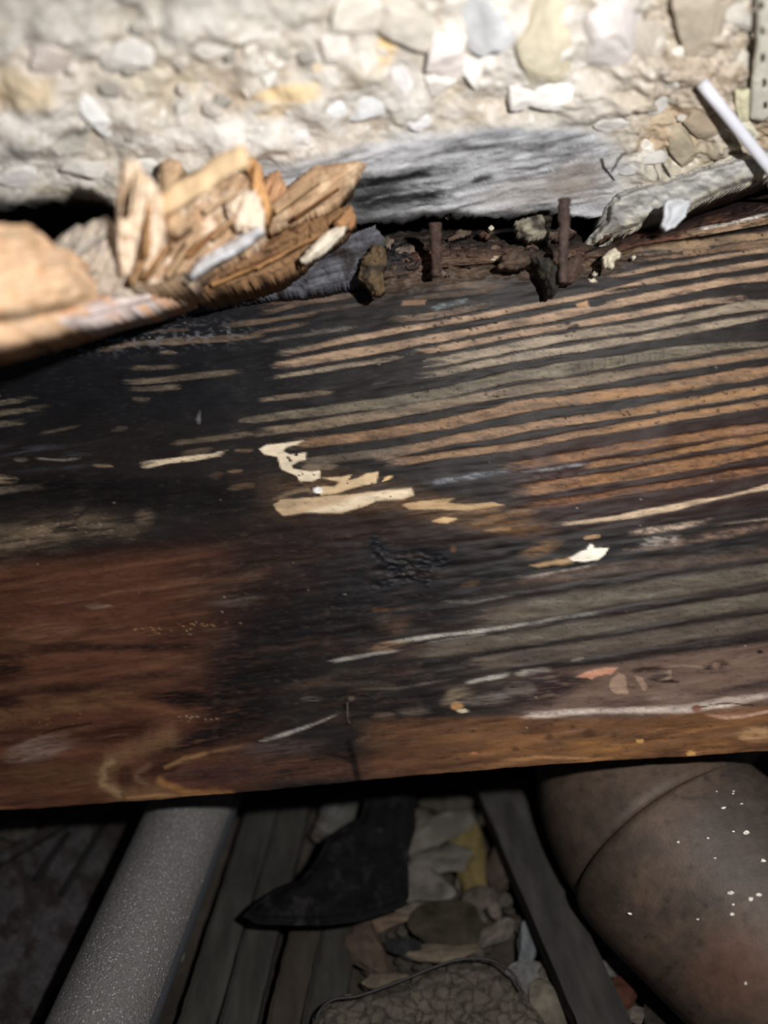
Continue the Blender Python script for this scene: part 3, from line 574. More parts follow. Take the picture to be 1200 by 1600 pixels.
p.band(c5([(850, 380), (1000, 360), (1180, 345)]), 7, S(140, 108, 76), 0.7, soft=3, nz=4, sp=0.6); p.band(c5([(1000, 420), (1100, 400), (1200, 390)]), 8, S(134, 102, 70), 0.7, soft=3, nz=4, sp=0.6); p.band(c5([(1060, 445), (1200, 432)]), 5, S(176, 132, 84), 0.7, nz=3, sp=0.5)
p.poly(c5([(150, 385), (400, 372), (600, 350), (780, 395), (860, 425), (1000, 450), (1200, 470), (1210, 600), (900, 520), (300, 470)]), S(52, 34, 28), 0.8, soft=8, nz=5)
p.blob(640, 905, 150, 52, S(32, 29, 32), 0.95, ang=4, soft=0.5); p.blob(520, 960, 120, 40, S(30, 28, 30), 0.85, ang=8, soft=0.5)
tar = c5([(530, 470), (560, 455), (640, 555), (770, 530), (900, 555), (935, 600), (860, 645), (800, 740), (760, 700), (640, 720), (540, 748), (510, 740), (585, 640), (530, 560)])
p.poly(tar, S(27, 27, 33), soft=4, nz=6)
p.blob(610, 977, 25, 14, S(100, 74, 54), 0.7, soft=0.6); p.blob(595, 953, 16, 4, S(112, 74, 44), 0.7); p.blob(735, 913, 16, 5, S(96, 72, 52), 0.7, ang=12); p.blob(708, 858, 5, 5, S(100, 70, 46), 0.8)
p.blob(800, 857, 34, 10, S(24, 20, 22), 0.9, ang=8); p.blob(870, 845, 28, 12, S(36, 24, 20), 0.8, ang=25); p.band([(640, 930), (720, 922), (800, 905), (880, 882)], 5, S(28, 22, 22), 0.8, soft=3, nz=3)
p.poly(c4([(80, 850), (150, 835), (270, 812), (300, 830), (250, 845), (120, 858)]), S(178, 144, 104), 0.8, soft=3, nz=3)
p.poly(c4([(268, 815), (300, 795), (350, 775), (362, 752), (380, 752), (385, 770), (455, 768), (440, 800), (400, 825), (330, 836), (285, 830)]), S(242, 232, 214), nz=2.5, h=0.5)
p.poly(c4([(280, 828), (330, 832), (345, 836), (300, 838)]), S(40, 30, 24)); p.blob(845, 858, 30, 10, S(134, 100, 64), 0.6, ang=20, soft=0.6)
# --- lower middle
dk = S(33, 29, 30)
p.blob(440, 1010, 150, 46, dk, 0.92, ang=14, soft=0.5); p.blob(375, 1085, 75, 46, S(24, 22, 24), 0.92, ang=6, soft=0.5); p.blob(330, 1150, 90, 17, S(26, 23, 24), 0.9, ang=16, soft=0.5)
p.blob(560, 1080, 130, 36, S(46, 39, 36), 0.8, ang=8, soft=0.6); p.blob(640, 1110, 90, 20, S(40, 34, 34), 0.8, ang=4, soft=0.6)
p.band(c8([(60, 490), (250, 440), (420, 395), (640, 370)]), 14, S(76, 64, 56), 0.7, soft=5, nz=5, sp=0.5); p.band(c8([(100, 470), (300, 440), (500, 450), (700, 455)]), 9, S(96, 80, 68), 0.6, soft=5, nz=4, sp=0.6)
p.band(c8([(640, 320), (800, 300), (1000, 270), (1200, 240)]), 12, S(84, 72, 64), 0.7, soft=4, nz=4, sp=0.5)
p.band(c8([(320, 348, 14), (450, 325, 20), (560, 300, 16), (700, 284, 8)]), 6, S(170, 164, 154), 0.95, soft=2.5, nz=2, sp=0.35)
p.band(c8([(580, 262, 8), (700, 240, 16), (900, 213, 18), (1060, 195, 18), (1200, 178, 14), (1300, 160, 8)]), 5, S(172, 166, 156), 0.95, soft=2.5, nz=2, sp=0.3); p.band(c8([(760, 262), (950, 230), (1100, 208)]), 4, S(140, 132, 122), 0.7, soft=2, nz=2, sp=0.4)
p.blob(607, 1010, 26, 7, S(142, 112, 86), 0.8, ang=8, soft=0.5)
p.band(c8([(430, 472), (640, 466), (800, 438), (960, 415)]), 3.5, S(120, 112, 100), 0.8, soft=2, nz=2.5, sp=0.4); p.band(c8([(970, 442), (1100, 420), (1200, 404)]), 5.5, S(178, 172, 162), 0.95, soft=2.5, nz=2, sp=0.3)
p.band(c8([(0, 716, 18), (150, 678, 18), (250, 646, 14), (400, 580, 6)]), 5, S(178, 172, 164), 0.95, soft=2.5, nz=2, sp=0.3); p.band(c9([(760, 655), (900, 610), (1000, 585), (1200, 536)]), 4.5, S(128, 100, 74), 0.8, soft=2.5, nz=3, sp=0.4)
p.blob(716, 1088, 22, 13, S(136, 118, 98), 0.8, ang=15, soft=0.6); p.blob(768, 1092, 34, 9, S(124, 112, 102), 0.7, ang=8, soft=0.6); p.blob(714, 1104, 9, 6, S(176, 132, 84), 0.9); p.blob(723, 1111, 9, 3, S(206, 190, 160), 0.9); p.blob(645, 1112, 24, 6, S(106, 92, 82), 0.8, ang=4, soft=0.6); p.blob(600, 1118, 18, 6, S(110, 90, 78), 0.7)
p.band([(555, 1157), (580, 1152)], 9, S(112, 88, 74), 0.7, soft=4); p.blob(545, 1090, 10, 5, S(110, 92, 80), 0.7); p.blob(487, 1092, 18, 4, S(112, 108, 102), 0.6)
p.blob(465, 1200, 120, 20, S(94, 62, 48), 0.8, soft=0.6); p.blob(440, 1168, 60, 12, S(92, 78, 74), 0.6, ang=6, soft=0.6); p.blob(340, 1208, 70, 16, S(62, 44, 46), 0.7, ang=4, soft=0.6)
p.line([(540, 1085), (545, 1135)], 9, S(26, 22, 22), 0.9, soft=3); p.line([(543, 1098), (545, 1130)], 2.5, S(110, 94, 84), 0.7); p.line([(528, 1088), (550, 1084), (575, 1088)], 5, S(24, 20, 20), 0.9, soft=2)
p.line([(545, 1160), (555, 1200), (562, 1232)], 10, S(28, 20, 20), 0.85, soft=4); p.line([(500, 1175), (540, 1185), (552, 1195)], 5, S(40, 28, 26), 0.7, soft=3)
p.band([(690, 940), (740, 940), (800, 930)], 4, S(122, 116, 106), 0.8, soft=2.5, nz=3, sp=0.5); p.band([(735, 965), (800, 952), (860, 948)], 16, S(100, 80, 66), 0.6, soft=5, nz=4, sp=0.4)
# --- upper left: traces of pale wood in the blue-black
for L, wd, c, a in ((([(430, 245, 12), (600, 205, 26), (850, 190, 34), (1000, 180, 36), (1250, 160, 30)]), 9, S(122, 102, 84), 1), ([(700, 148), (900, 132)], 6, S(112, 94, 78), 1), ([(1030, 122), (1200, 100), (1500, 60)], 7, S(116, 96, 78), 1),
    ([(745, 240), (835, 238)], 7, S(110, 98, 84), 1), ([(590, 318), (700, 312), (860, 306)], 7, S(112, 98, 82), 1), ([(555, 380), (750, 370), (920, 354), (1150, 328)], 9, S(118, 104, 88), 1), ([(600, 417), (700, 414), (870, 404)], 7.5, S(112, 98, 84), 1),
    ([(615, 464), (710, 462)], 7, S(98, 86, 74), 1), ([(-10, 482), (90, 465), (180, 452)], 8, S(122, 112, 94), 1), ([(-10, 532), (120, 512), (250, 490)], 8, S(118, 106, 88), 1), ([(10, 580), (145, 566)], 10, S(122, 108, 90), 1), ([(170, 630), (280, 606), (390, 586)], 5, S(96, 82, 70), 0.9),
    ([(520, 608), (600, 596)], 9, S(88, 78, 70), 0.8), ([(1105, 562), (1250, 545)], 8, S(106, 94, 80), 0.9), ([(790, 670), (1000, 645), (1200, 618)], 9, S(118, 102, 84), 1), ([(420, 770), (540, 776)], 5, S(146, 126, 104), 0.9), ([(150, 738), (300, 746), (390, 738)], 3.5, S(150, 140, 128), 0.8),
    ([(-10, 836), (90, 838)], 16, S(150, 130, 108), 1), ([(-10, 892), (60, 885), (120, 872)], 12, S(126, 108, 92), 0.9), ([(100, 880), (215, 876)], 12, S(104, 92, 82), 0.8), ([(60, 748), (140, 744)], 8, S(110, 98, 90), 0.7), ([(1100, 702), (1190, 698)], 8, S(122, 100, 78), 0.9), ([(1060, 878), (1200, 868)], 9, S(116, 92, 72), 0.9), ([(1060, 806), (1140, 800)], 6, S(120, 96, 74), 0.8), ([(980, 820), (1050, 808)], 14, S(84, 64, 52), 0.8),
    ([(0, 210), (60, 205)], 10, S(104, 88, 72), 0.8), ([(840, 715), (1010, 690)], 5, S(98, 84, 74), 0.8)):
    p.band(c3(L), wd, c, a, nz=1.8, sp=0.3, h=-0.7)
sv = np.clip(fbm(X/7, Y/4, 9, 3)*2.4-0.1, 0, 1)*np.exp(-((Y-(545-0.07*X))/18)**2)*sst(430, 330, X); p.mix(sv*0.8, S(112, 112, 116))
p.mix(np.clip(fbm(X/60, gr/6, 10)*1.8-0.2, 0, 1)*np.exp(-((Y-712)/26)**2)*sst(180, 100, X)*0.7, S(80, 82, 92))
p.band(c2([(0, 285), (200, 250), (490, 205)]), 7, S(112, 102, 94), 0.9, nz=2.5, sp=0.6, h=-0.6); p.band(c2([(-40, 250), (100, 225), (260, 192)]), 6, S(118, 98, 82), 0.9, nz=2.5, sp=0.4, h=-0.6); p.band(c2([(0, 150), (200, 110), (400, 70), (530, 42)]), 8, S(116, 96, 80), 0.9, nz=2.5, h=-0.6); p.band(c2([(0, 115), (200, 85), (400, 40)]), 8, S(98, 76, 62), 0.8, nz=2.5)
p.band(c2([(120, 180), (300, 140), (520, 105), (640, 100)]), 6, S(100, 84, 72), 0.9, nz=3, sp=0.5, h=-0.6); p.band(c2([(600, 188), (700, 176), (900, 150), (1130, 100)]), 9.5, S(120, 102, 86), nz=2, h=-0.8); p.poly(c2([(680, 112), (690, 90), (800, 84), (790, 108)]), S(130, 102, 80)); p.band(c2([(800, 125), (900, 105), (1010, 88)]), 8, S(124, 134, 134), 0.8, soft=3, nz=3, sp=0.8)
p.band(c2([(80, 345), (160, 325), (260, 300)]), 8, S(112, 106, 92), 0.8, nz=3, sp=0.6); p.band(c2([(820, 40), (1000, 20), (1200, 0)]), 10, S(116, 94, 76), 0.7, nz=3, sp=0.4); p.band(c2([(700, 80), (900, 62), (1190, 30)]), 8, S(112, 92, 74), 0.7, nz=3, sp=0.4)
p.band(c3([(640, 768, 26), (700, 768, 34), (800, 752, 22), (900, 740, 28), (1000, 726, 22), (1070, 704, 26)]), 7, S(222, 200, 170), nz=2, sp=0.15, h=0.3); p.band(c3([(840, 722), (950, 705), (1020, 692)]), 10, S(88, 72, 60), 0.9)
p.poly(c3([(925, 578), (920, 555), (935, 515), (938, 515), (942, 575)]), S(96, 94, 96), nz=0.5)
# dark stain band and grey bloom at mid left
p.blob(190, 772, 230, 24, S(27, 24, 25), 0.92, ang=-3, soft=0.5, nz=0.4); p.blob(60, 745, 90, 8, S(40, 34, 34), 0.6); p.blob(300, 770, 110, 22, S(30, 26, 26), 0.8, soft=0.5)
p.band(c3([(-10, 836), (90, 838)]), 14, S(156, 134, 110), 0.95, nz=2, sp=0.2); p.band(c3([(-10, 892), (60, 885), (120, 872), (215, 876)]), 11, S(118, 104, 92), 0.8, nz=3, sp=0.4, soft=3)
gb = np.exp(-((Y-(840-0.09*X)+14*fbm(X/60, X*0+4, 3))/(27-0.05*X))**2)*sst(290, 90, X)*np.clip(0.75+1.3*fbm(X/50, gr/6, 3), 0, 1); p.mix(gb*0.85, S(132, 112, 92))
p.mix(np.clip(fbm(X/6, Y/3, 2, 3)*2.6-0.7, 0, 1)*gb*0.6, S(176, 154, 126)); p.blob(228, 808, 14, 10, S(120, 102, 86), 0.6, soft=0.6); p.band(c6([(0, 440), (300, 440), (600, 410), (900, 375), (1100, 360)]), 10, S(56, 34, 30), 0.8, soft=4, nz=4, sp=0.2)
p.line([(140, 790), (118, 812)], 5, S(44, 34, 32), 0.6, soft=3)
p.blob(70, 988, 60, 18, S(112, 78, 58), 0.8, ang=6, soft=0.4); p.blob(155, 948, 22, 5, S(140, 112, 96), 0.7); p.band([(60, 945), (140, 935), (330, 905)], 3, S(124, 94, 76), 0.5, soft=2, nz=3, sp=0.5); p.band([(30, 930), (110, 915), (190, 912)], 3, S(122, 92, 76), 0.5, soft=2, nz=3, sp=0.5)
p.blob(380, 905, 34, 11, S(92, 68, 54), 0.7, ang=8, soft=0.6); p.blob(370, 938, 40, 8, S(94, 80, 70), 0.7, ang=4, soft=0.6); p.blob(345, 880, 16, 8, S(86, 62, 52), 0.5)
p.speck(200, 380, 982, 996, 34, 0.9, S(170, 132, 84), 0.6, seed=3, slope=-0.1); p.speck(10, 130, 1110, 1140, 26, 0.8, S(150, 116, 72), 0.5, seed=4, slope=-0.1); p.speck(280, 345, 1118, 1128, 11, 0.8, S(176, 160, 140), 0.6, seed=5)
# --- lower left figure
p.band(c9([(100, 110), (300, 92), (600, 90), (1000, 90)]), 13, S(36, 26, 25), 0.9, soft=5, nz=4, sp=0.2); p.blob(5, 1044, 34, 24, S(46, 28, 24), 0.8, soft=0.5); p.band(c9([(0, 320), (200, 292), (500, 262), (700, 232), (900, 215)]), 13, S(52, 32, 26), 0.85, soft=5, nz=4, sp=0.2)
p.band(c9([(-10, 290), (200, 268), (330, 255)]), 9, S(108, 74, 54), 0.7, soft=4, nz=3); p.blob(8, 1098, 30, 10, S(40, 25, 22), 0.7, soft=0.5)
p.band(c9([(-10, 425), (200, 385), (400, 345), (600, 320), (700, 300)]), 26, S(120, 88, 60), 0.8, soft=8, nz=5, sp=0.35); p.band(c9([(500, 350), (700, 365), (880, 385)]), 14, S(118, 80, 54), 0.8, soft=5, nz=4, sp=0.3); p.blob(285, 1090, 50, 12, S(24, 20, 21), 0.9, ang=-4, soft=0.5)
p.blob(60, 1172, 52, 15, S(124, 104, 92), 0.85, ang=10, soft=0.4); p.band(c9([(60, 560), (200, 520), (350, 505)]), 6, S(142, 124, 110), 0.6, soft=3, nz=3, sp=0.4); p.line(c9([(200, 500), (300, 470), (430, 450)]), 3, S(50, 32, 26), 0.8); p.blob(190, 1142, 60, 14, S(66, 38, 28), 0.8, ang=8, soft=0.5)
sw = [(800, 508), (700, 540), (600, 585), (520, 630), (485, 680), (490, 735), (560, 785), (680, 785), (760, 775)]
p.line(c9(sw), 26, S(128, 98, 70), 0.6, soft=13, nz=7); p.line(c9(sw[3:7]), 9, S(160, 132, 102), 0.7, soft=6, nz=6); p.blob(100, 1210, 70, 16, S(108, 78, 52), 0.6, soft=0.6)
p.line(c9([(700, 650), (650, 680), (640, 710), (690, 735)]), 7, S(118, 92, 74), 0.7, soft=4); p.line(c9([(590, 650), (545, 680), (560, 730)]), 4, S(96, 60, 42), 0.8, soft=2); p.blob(197, 1212, 10, 18, S(70, 44, 34), 0.6); p.blob(255, 1200, 26, 14, S(60, 38, 32), 0.7, ang=10)
p.line(c9([(755, 715), (800, 745), (900, 780), (1080, 782)]), 12, S(150, 106, 64), 0.8, soft=5, nz=3); p.line(c9([(600, 800), (740, 785), (900, 790), (1040, 790)]), 5, S(158, 118, 78), 0.7, soft=3); p.line(c9([(780, 655), (860, 615), (960, 592)]), 6, S(146, 110, 72), 0.7, soft=3); p.band([(-10, 1262), (30, 1264), (60, 1266)], 8, S(128, 86, 54), 0.7)
mid = sst(280, 360, X)*sst(760, 640, X)*sst(780, 840, Y)*sst(1180, 1100, Y)
p.mix(mid*np.clip(fbm(X/70, gr/9, 13)*2-0.25, 0, 1)*0.5, S(84, 60, 48)); p.mix(mid*np.clip(fbm(X/16, Y/7, 14)*2.2-0.6, 0, 1)*0.35, S(96, 78, 66))
p.mix(np.clip(fbm(X/14, gr/2.6, 15, 3)*2.4-0.55, 0, 1)*0.06, S(150, 132, 114)); p.mix(np.clip(fbm(X/10, gr/2.2, 11, 3)*2.4-0.55, 0, 1)*0.3, S(24, 20, 19))
# worm holes and flecks in the pale bands
for b in ((840, 1195, 400, 470, 60, 1.5, -0.14, 31), (620, 820, 480, 560, 70, 1.5, -0.14, 32), (820, 1190, 640, 690, 50, 1.4, -0.14, 33), (640, 800, 590, 640, 30, 1.4, -0.14, 34), (880, 900, 505, 530, 10, 2.5, 0, 35)):
    p.speck(b[0], b[1], b[2], b[3], b[4], b[5], S(46, 34, 30), 0.85, seed=b[7], slope=b[6])
for k in range(16):                                   # ladder-like cell marks
    x_ = 885+k*10; yy = 340+np.interp((x_-800)*3, [0, 300, 600, 800], [745, 702, 655, 628])/3; p.line([(x_, yy-6), (x_+1, yy+6)], 1.4, S(56, 52, 46), 0.6, soft=1, nz=0.8)
p.speck(0, 1200, 480, 1150, 45, 0.8, S(170, 164, 156), 0.5, seed=40)
p.poly(c1([(350, 400), (400, 380), (430, 390), (440, 405), (400, 420), (365, 420)]), S(34, 28, 24)); p.poly(c1([(300, 405), (355, 390), (360, 415), (310, 420)]), S(160, 124, 90)); p.band(c1([(440, 350), (600, 322), (710, 308)]), 5, S(44, 34, 30), sp=0); p.band(c1([(690, 375), (800, 350), (895, 345)]), 5, S(72, 54, 44), 0.8)
p.poly(c1([(360, 290), (375, 278), (395, 300), (370, 306)]), S(196, 184, 160)); p.poly(c1([(135, 255), (145, 250), (150, 295), (130, 298)]), S(190, 182, 164))
tm = np.zeros(X.shape); dtar, _, _ = seg_dist(X, Y, tar); tm = np.where(inside(X, Y, tar), sst(0, 12, dtar), 0)
H = 0.00045*p.H+0.0003*fbm(X/60, gr/9, 3, 2)+0.0012*fbm(X/160, Y/120, 6)+tm*0.0007*fbm(X/9, Y/4, 7, 2)
H = H-0.003*sst(10, 0, JY-et[None])+0.0035*mess*fbm(X/22, Y/9, 5)-0.004*sst(7, 0, eb[None]-JY)
JP = unproj(X, Y, 1/joist_iz(X, Y))+JN*H[..., None]
loop = np.concatenate([np.arange(NX)[::-1], (np.arange(1, NY)*NX), (NY-1)*NX+np.arange(1, NX), np.arange(NY-2, 0, -1)*NX+NX-1])
JV = JP.reshape(-1, 3); n0 = len(JV); bk = JV[loop]-JN*0.048
nl = len(loop); a = loop; b = np.roll(loop, -1); ia = n0+np.arange(nl); ib = n0+np.roll(np.arange(nl), -1)
JQ = np.concatenate([quads(NY, NX), np.stack([b, a, ia, ib], 1)])
jc = p.C.reshape(-1, 3); lum = jc@np.array([.3, .6, .1]); jc = jc*np.clip((lum/0.12)**0.31, 0.46, 1.12)[:, None]; JCc = np.concatenate([jc, jc[loop]*0.8])
jbase = unproj(600, 1220, 1/joist_iz(600, 1220))
joist = thing('floor_joist', 'big rotten timber joist with dark water stains and pale ridged grain under the rubble wall', 'joist', tuple(jbase))
JGAIN = 0.86
link('timber_face', JV if False else np.concatenate([JV, bk]), JQ, M_JOIST, joist, JCc*JGAIN)
# ragged rotten upper side of the joist, running back towards the wall
jb = curve([(-420, 560), (0, 470), (300, 400), (420, 362), (560, 352), (640, 347), (700, 345), (780, 354), (860, 354), (905, 362), (940, 376), (1000, 352), (1060, 342), (1100, 326), (1200, 296), (1620, 225)])
TX = np.tile(np.linspace(-420, 1620, 620), (70, 1)); tx = TX[0]; tt = np.linspace(0, 1, 70)[:, None]
TY = jb(tx)[None]+(j_top(tx)+4-jb(tx))[None]*tt
q = Paint(TX, TY, S(60, 51, 46))
q.mix(np.clip(fbm(TX/26, TY/9, 2)*1.8, 0, 1)*0.8, S(100, 82, 70)); q.mix(np.clip(-fbm(TX/20, TY/8, 5)*2, 0, 1)*0.8, S(26, 24, 24)); q.mix(np.clip(fbm(TX/9, TY/5, 6)*2-0.6, 0, 1)*0.7, S(128, 112, 98)); q.mix(np.clip(fbm(TX/14, TY/6, 12)*2.2-0.4, 0, 1)*0.9, S(20, 18, 18))
q.mix(sst(24, 8, j_top(TX)-TY)*np.clip(0.6+fbm(TX/40, TY/6, 8), 0, 1)*sst(560, 640, TX), S(112, 90, 74))
q.blob(660, 398, 30, 16, S(92, 62, 50), 0.7); q.blob(740, 395, 50, 12, S(80, 60, 52), 0.7); q.blob(618, 405, 26, 22, S(48, 44, 46), 0.9); q.blob(600, 358, 34, 12, S(92, 88, 82), 0.7); q.blob(690, 345, 26, 8, S(98, 88, 70), 0.6); q.blob(735, 350, 26, 2.5, S(150, 140, 126), 0.9, ang=-12); q.blob(762, 358, 12, 7, S(150, 138, 116), 0.8, ang=-20)
q.blob(780, 410, 40, 10, S(112, 86, 68), 0.7); q.blob(935, 412, 40, 9, S(112, 86, 64), 0.8, ang=10); q.blob(835, 350, 18, 13, S(176, 166, 142), 0.9, ang=10); q.blob(845, 362, 20, 10, S(148, 138, 120), 0.6)
q.blob(880, 425, 34, 16, S(104, 70, 54), 0.8); q.blob(900, 400, 24, 14, S(96, 70, 58), 0.7); q.blob(850, 395, 20, 14, S(40, 32, 30), 0.8); q.blob(690, 420, 40, 9, S(112, 88, 72), 0.7)
q.speck(770, 830, 395, 425, 14, 2.2, S(196, 184, 160), seed=8); q.line([(800, 420), (815, 395), (830, 385)], 3, S(20, 16, 15)); q.line([(915, 395), (940, 385), (960, 375)], 4, S(20, 16, 15))
rb = sst(930, 990, TX); q.mix(rb*0.95, S(70, 47, 40)); q.mix(rb*np.clip(fbm(TX/40, (TY+0.2*TX)/6, 3)*1.8, 0, 1)*0.8, S(108, 72, 56)); q.mix(rb*np.clip(-fbm(TX/40, (TY+0.2*TX)/6, 3)*1.8, 0, 1)*0.8, S(38, 24, 22)); q.blob(1155, 310, 14, 5, S(160, 146, 134), 0.8, ang=10)
q.mix(sst(10, 4, j_top(TX)-TY+2*fbm(TX/20, TY/6, 3))*sst(1050, 1100, TX), S(150, 124, 100)); q.band([(1070, 362), (1120, 352), (1200, 336), (1260, 322)], 5, S(232, 224, 216), 0.95, nz=2.5); q.band([(1140, 345), (1165, 338), (1210, 328)], 5, S(28, 22, 20), 0.9)
zed = 1/joist_iz(TX, j_top(TX)+4); zz = zed+0.05*(1-tt)**2.0-0.005*np.sin(np.pi*tt)+(0.011*np.abs(fbm(TX/20, TY/12, 4))-0.004+0.008*fbm(TX/50, TY/22, 7)+0.002*fbm(TX/6, TY/5, 9))*np.sin(np.pi*np.clip(tt*1.02, 0, 1))
TP = unproj(TX, TY, zz); TPl = TP.reshape(-1, 3)
link('rotten_top', TPl, quads(70, 620), M_ROT, joist, q.C.reshape(-1, 3)*0.9)['label'] = 'black crumbling rot along the upper edge'

# ------------------------------------------------------------------ splintered board on the joist
bb = unproj(200, 480, 0.27)
board = thing('broken_board', 'blurred splintered end of a tan rotten board lying on top of the joist', 'board', tuple(bb))
TANL = S(238, 216, 190); TANM = S(206, 174, 140); TAND = S(164, 112, 70)
def shard(name, poly, iz, thick, base, ang, alt=None, parent=board, seed=0, lo=0.65, hi=1.25, L=50, Wd=5, label=None, alta=0.5, **k):
    izf = const_iz(iz) if not callable(iz) else iz
    kw = dict(step=1.8, dome=0.002, domew=7, rough=1.6, nd_=0.0014, nsc=14, ang=ang, fray=5.0); kw.update(k)
    o = slab(name, poly, izf, thick, M_SPLINT, streaky(base*0.9, ang, lo, hi, L, Wd, seed, None if alt is None else alt*0.9, alta), parent, seed=seed, **kw)
    if label: o['label'] = label
    return o
shard('torn_chunk', [(-160, 370), (-60, 345), (0, 352), (48, 352), (70, 372), (68, 386), (108, 388), (128, 420), (150, 445), (156, 468), (120, 486), (60, 502), (0, 514), (-160, 550)], plane_iz((0, 360, 4.85), (0, 510, 4.75), (150, 460, 4.2)), 0.03, S(224, 190, 156), 10, S(210, 170, 130), seed=1, L=40, Wd=14, lo=0.8, domew=26, dome=0.008, label='pale tan chunk nearest the lens')
shard('torn_chunk', [(78, 384), (100, 362), (140, 346), (166, 338), (186, 372), (196, 430), (205, 462), (165, 474), (140, 462), (120, 420)], 4.05, 0.03, S(206, 190, 172), 60, S(170, 160, 152), seed=2, L=20, Wd=9, label='greyish mouldy chunk')
shard('splinter', [(186, 256), (192, 246), (212, 250), (222, 268), (236, 280), (246, 296), (250, 330), (252, 384), (244, 420), (215, 440), (188, 430), (182, 350), (183, 300)], plane_iz((200, 250, 4.4), (200, 430, 4.1), (260, 250, 4.35)), 0.012, TANL, 88, S(222, 186, 148), seed=3, L=70, Wd=6, lo=0.75, label='broad upright splinter')
shard('splinter', [(250, 258), (262, 250), (282, 252), (276, 278), (268, 306), (250, 320), (246, 300)], 3.85, 0.01, TANM, 75, seed=4)
shard('splinter', [(384, 252), (392, 246), (404, 252), (412, 290), (422, 322), (414, 346), (402, 330), (394, 290)], 3.85, 0.008, S(222, 170, 116), 80, seed=5)
shard('splinter', [(405, 300), (420, 270), (436, 266), (446, 290), (436, 312), (415, 330)], 3.72, 0.01, S(200, 156, 118), 70, seed=6)
shard('torn_chunk', [(192, 430), (215, 400), (250, 335), (290, 310), (330, 285), (372, 270), (392, 278), (404, 312), (410, 360), (392, 378), (340, 400), (298, 428), (250, 446), (205, 452)], plane_iz((200, 430, 4.05), (400, 360, 3.8), (330, 290, 3.85)), 0.03, S(192, 160, 128), 40, S(230, 210, 188), seed=7, L=26, Wd=9, lo=0.6, nd_=0.004, nsc=22, label='crumbled brown middle of the break')
shard('splinter', [(352, 320), (370, 300), (398, 298), (410, 330), (409, 358), (388, 362), (362, 352)], 3.95, 0.006, S(236, 216, 194), 70, seed=8, lo=0.8)  # near-white piece drawn as the highlight on the torn middle
shard('splinter', [(294, 428), (312, 404), (350, 384), (404, 352), (411, 360), (380, 386), (330, 412), (300, 434)], 4.0, 0.004, S(222, 220, 222), 30, seed=9, rough=1.2, lo=0.9, hi=1.1, label='white mould-covered sliver')
shard('splinter', [(406, 356), (424, 318), (450, 292), (490, 260), (530, 252), (560, 248), (571, 258), (558, 274), (544, 292), (520, 320), (488, 330), (455, 344), (420, 356)], plane_iz((410, 350, 3.72), (560, 250, 3.62), (480, 340, 3.68)), 0.012, S(182, 150, 118), 32, S(212, 186, 154), seed=10, L=60, Wd=8, label='large brown shard leaning right')
shard('splinter', [(286, 450), (320, 428), (365, 400), (410, 378), (470, 350), (520, 332), (546, 320), (554, 336), (540, 362), (500, 384), (470, 408), (430, 428), (372, 444), (310, 458)], plane_iz((290, 450, 3.7), (550, 330, 3.55), (430, 420, 3.6)), 0.02, S(146, 112, 80), 28, S(108, 82, 60), seed=11, L=36, Wd=5, lo=0.5, nd_=0.003, nsc=12, label='dark brown fibrous shard')
shard('splinter', [(466, 408), (484, 386), (505, 366), (546, 344), (536, 364), (508, 392), (480, 408)], 3.68, 0.004, S(228, 216, 196), 40, seed=12, rough=1.5, lo=0.85, label='whitish split face')
shard('splinter', [(258, 340), (268, 326), (282, 332), (292, 352), (280, 362), (262, 362)], 4.12, 0.006, TANM, 45, seed=13)
shard('splinter', [(520, 348), (548, 326), (556, 332), (552, 350), (530, 360)], 3.66, 0.006, S(176, 132, 92), 50, seed=21)
shard('board_edge', [(-160, 545), (0, 508), (60, 498), (150, 470), (190, 440), (240, 436), (280, 446), (290, 456), (220, 478), (150, 494), (60, 512), (0, 522), (-160, 562)], plane_iz((0, 510, 4.5), (290, 455, 3.75), (150, 470, 4.1)), 0.02, S(206, 190, 184), 12, S(216, 168, 128), seed=14, lo=0.85, alta=0.4, label='pale lilac-white sawn edge')
for k_, (x0, y0, x1, y1, w_, iz_, col_) in enumerate(((205, 440, 236, 372, 5, 4.2, S(214, 172, 126)), (225, 436, 262, 380, 4, 4.15, S(196, 148, 100)), (260, 432, 300, 372, 6, 4.05, S(222, 186, 146)), (290, 400, 345, 352, 5, 4.0, S(176, 126, 82)), (318, 330, 372, 296, 6, 3.98, S(226, 196, 160)), (330, 372, 376, 330, 5, 3.95, S(206, 168, 128)), (430, 330, 500, 282, 4, 3.8, S(220, 184, 142)), (460, 340, 540, 285, 3, 3.76, S(150, 104, 64)), (360, 430, 440, 392, 5, 3.72, S(120, 82, 52)), (400, 418, 500, 366, 4, 3.7, S(186, 140, 94)), (330, 444, 400, 416, 4, 3.74, S(172, 128, 84)), (205, 330, 214, 262, 4, 4.42, S(240, 214, 180)), (228, 400, 232, 300, 4, 4.3, S(206, 158, 110)), (90, 440, 150, 420, 6, 4.15, S(190, 176, 160)), (110, 400, 165, 362, 6, 4.12, S(212, 204, 194)))):
    dx_, dy_ = x1-x0, y1-y0; L_ = math.hypot(dx_, dy_); nx_, ny_ = -dy_/L_*w_/2, dx_/L_*w_/2
    shard('fibre', [(x0+nx_, y0+ny_), (x1+nx_*0.2, y1+ny_*0.2), (x1-nx_*0.2, y1-ny_*0.2), (x0-nx_, y0-ny_)], iz_, 0.003, col_, math.degrees(math.atan2(-dy_, dx_)), seed=60+k_, step=1.4, rough=0, fray=0, dome=0.0006, domew=3, nd_=0.0003)
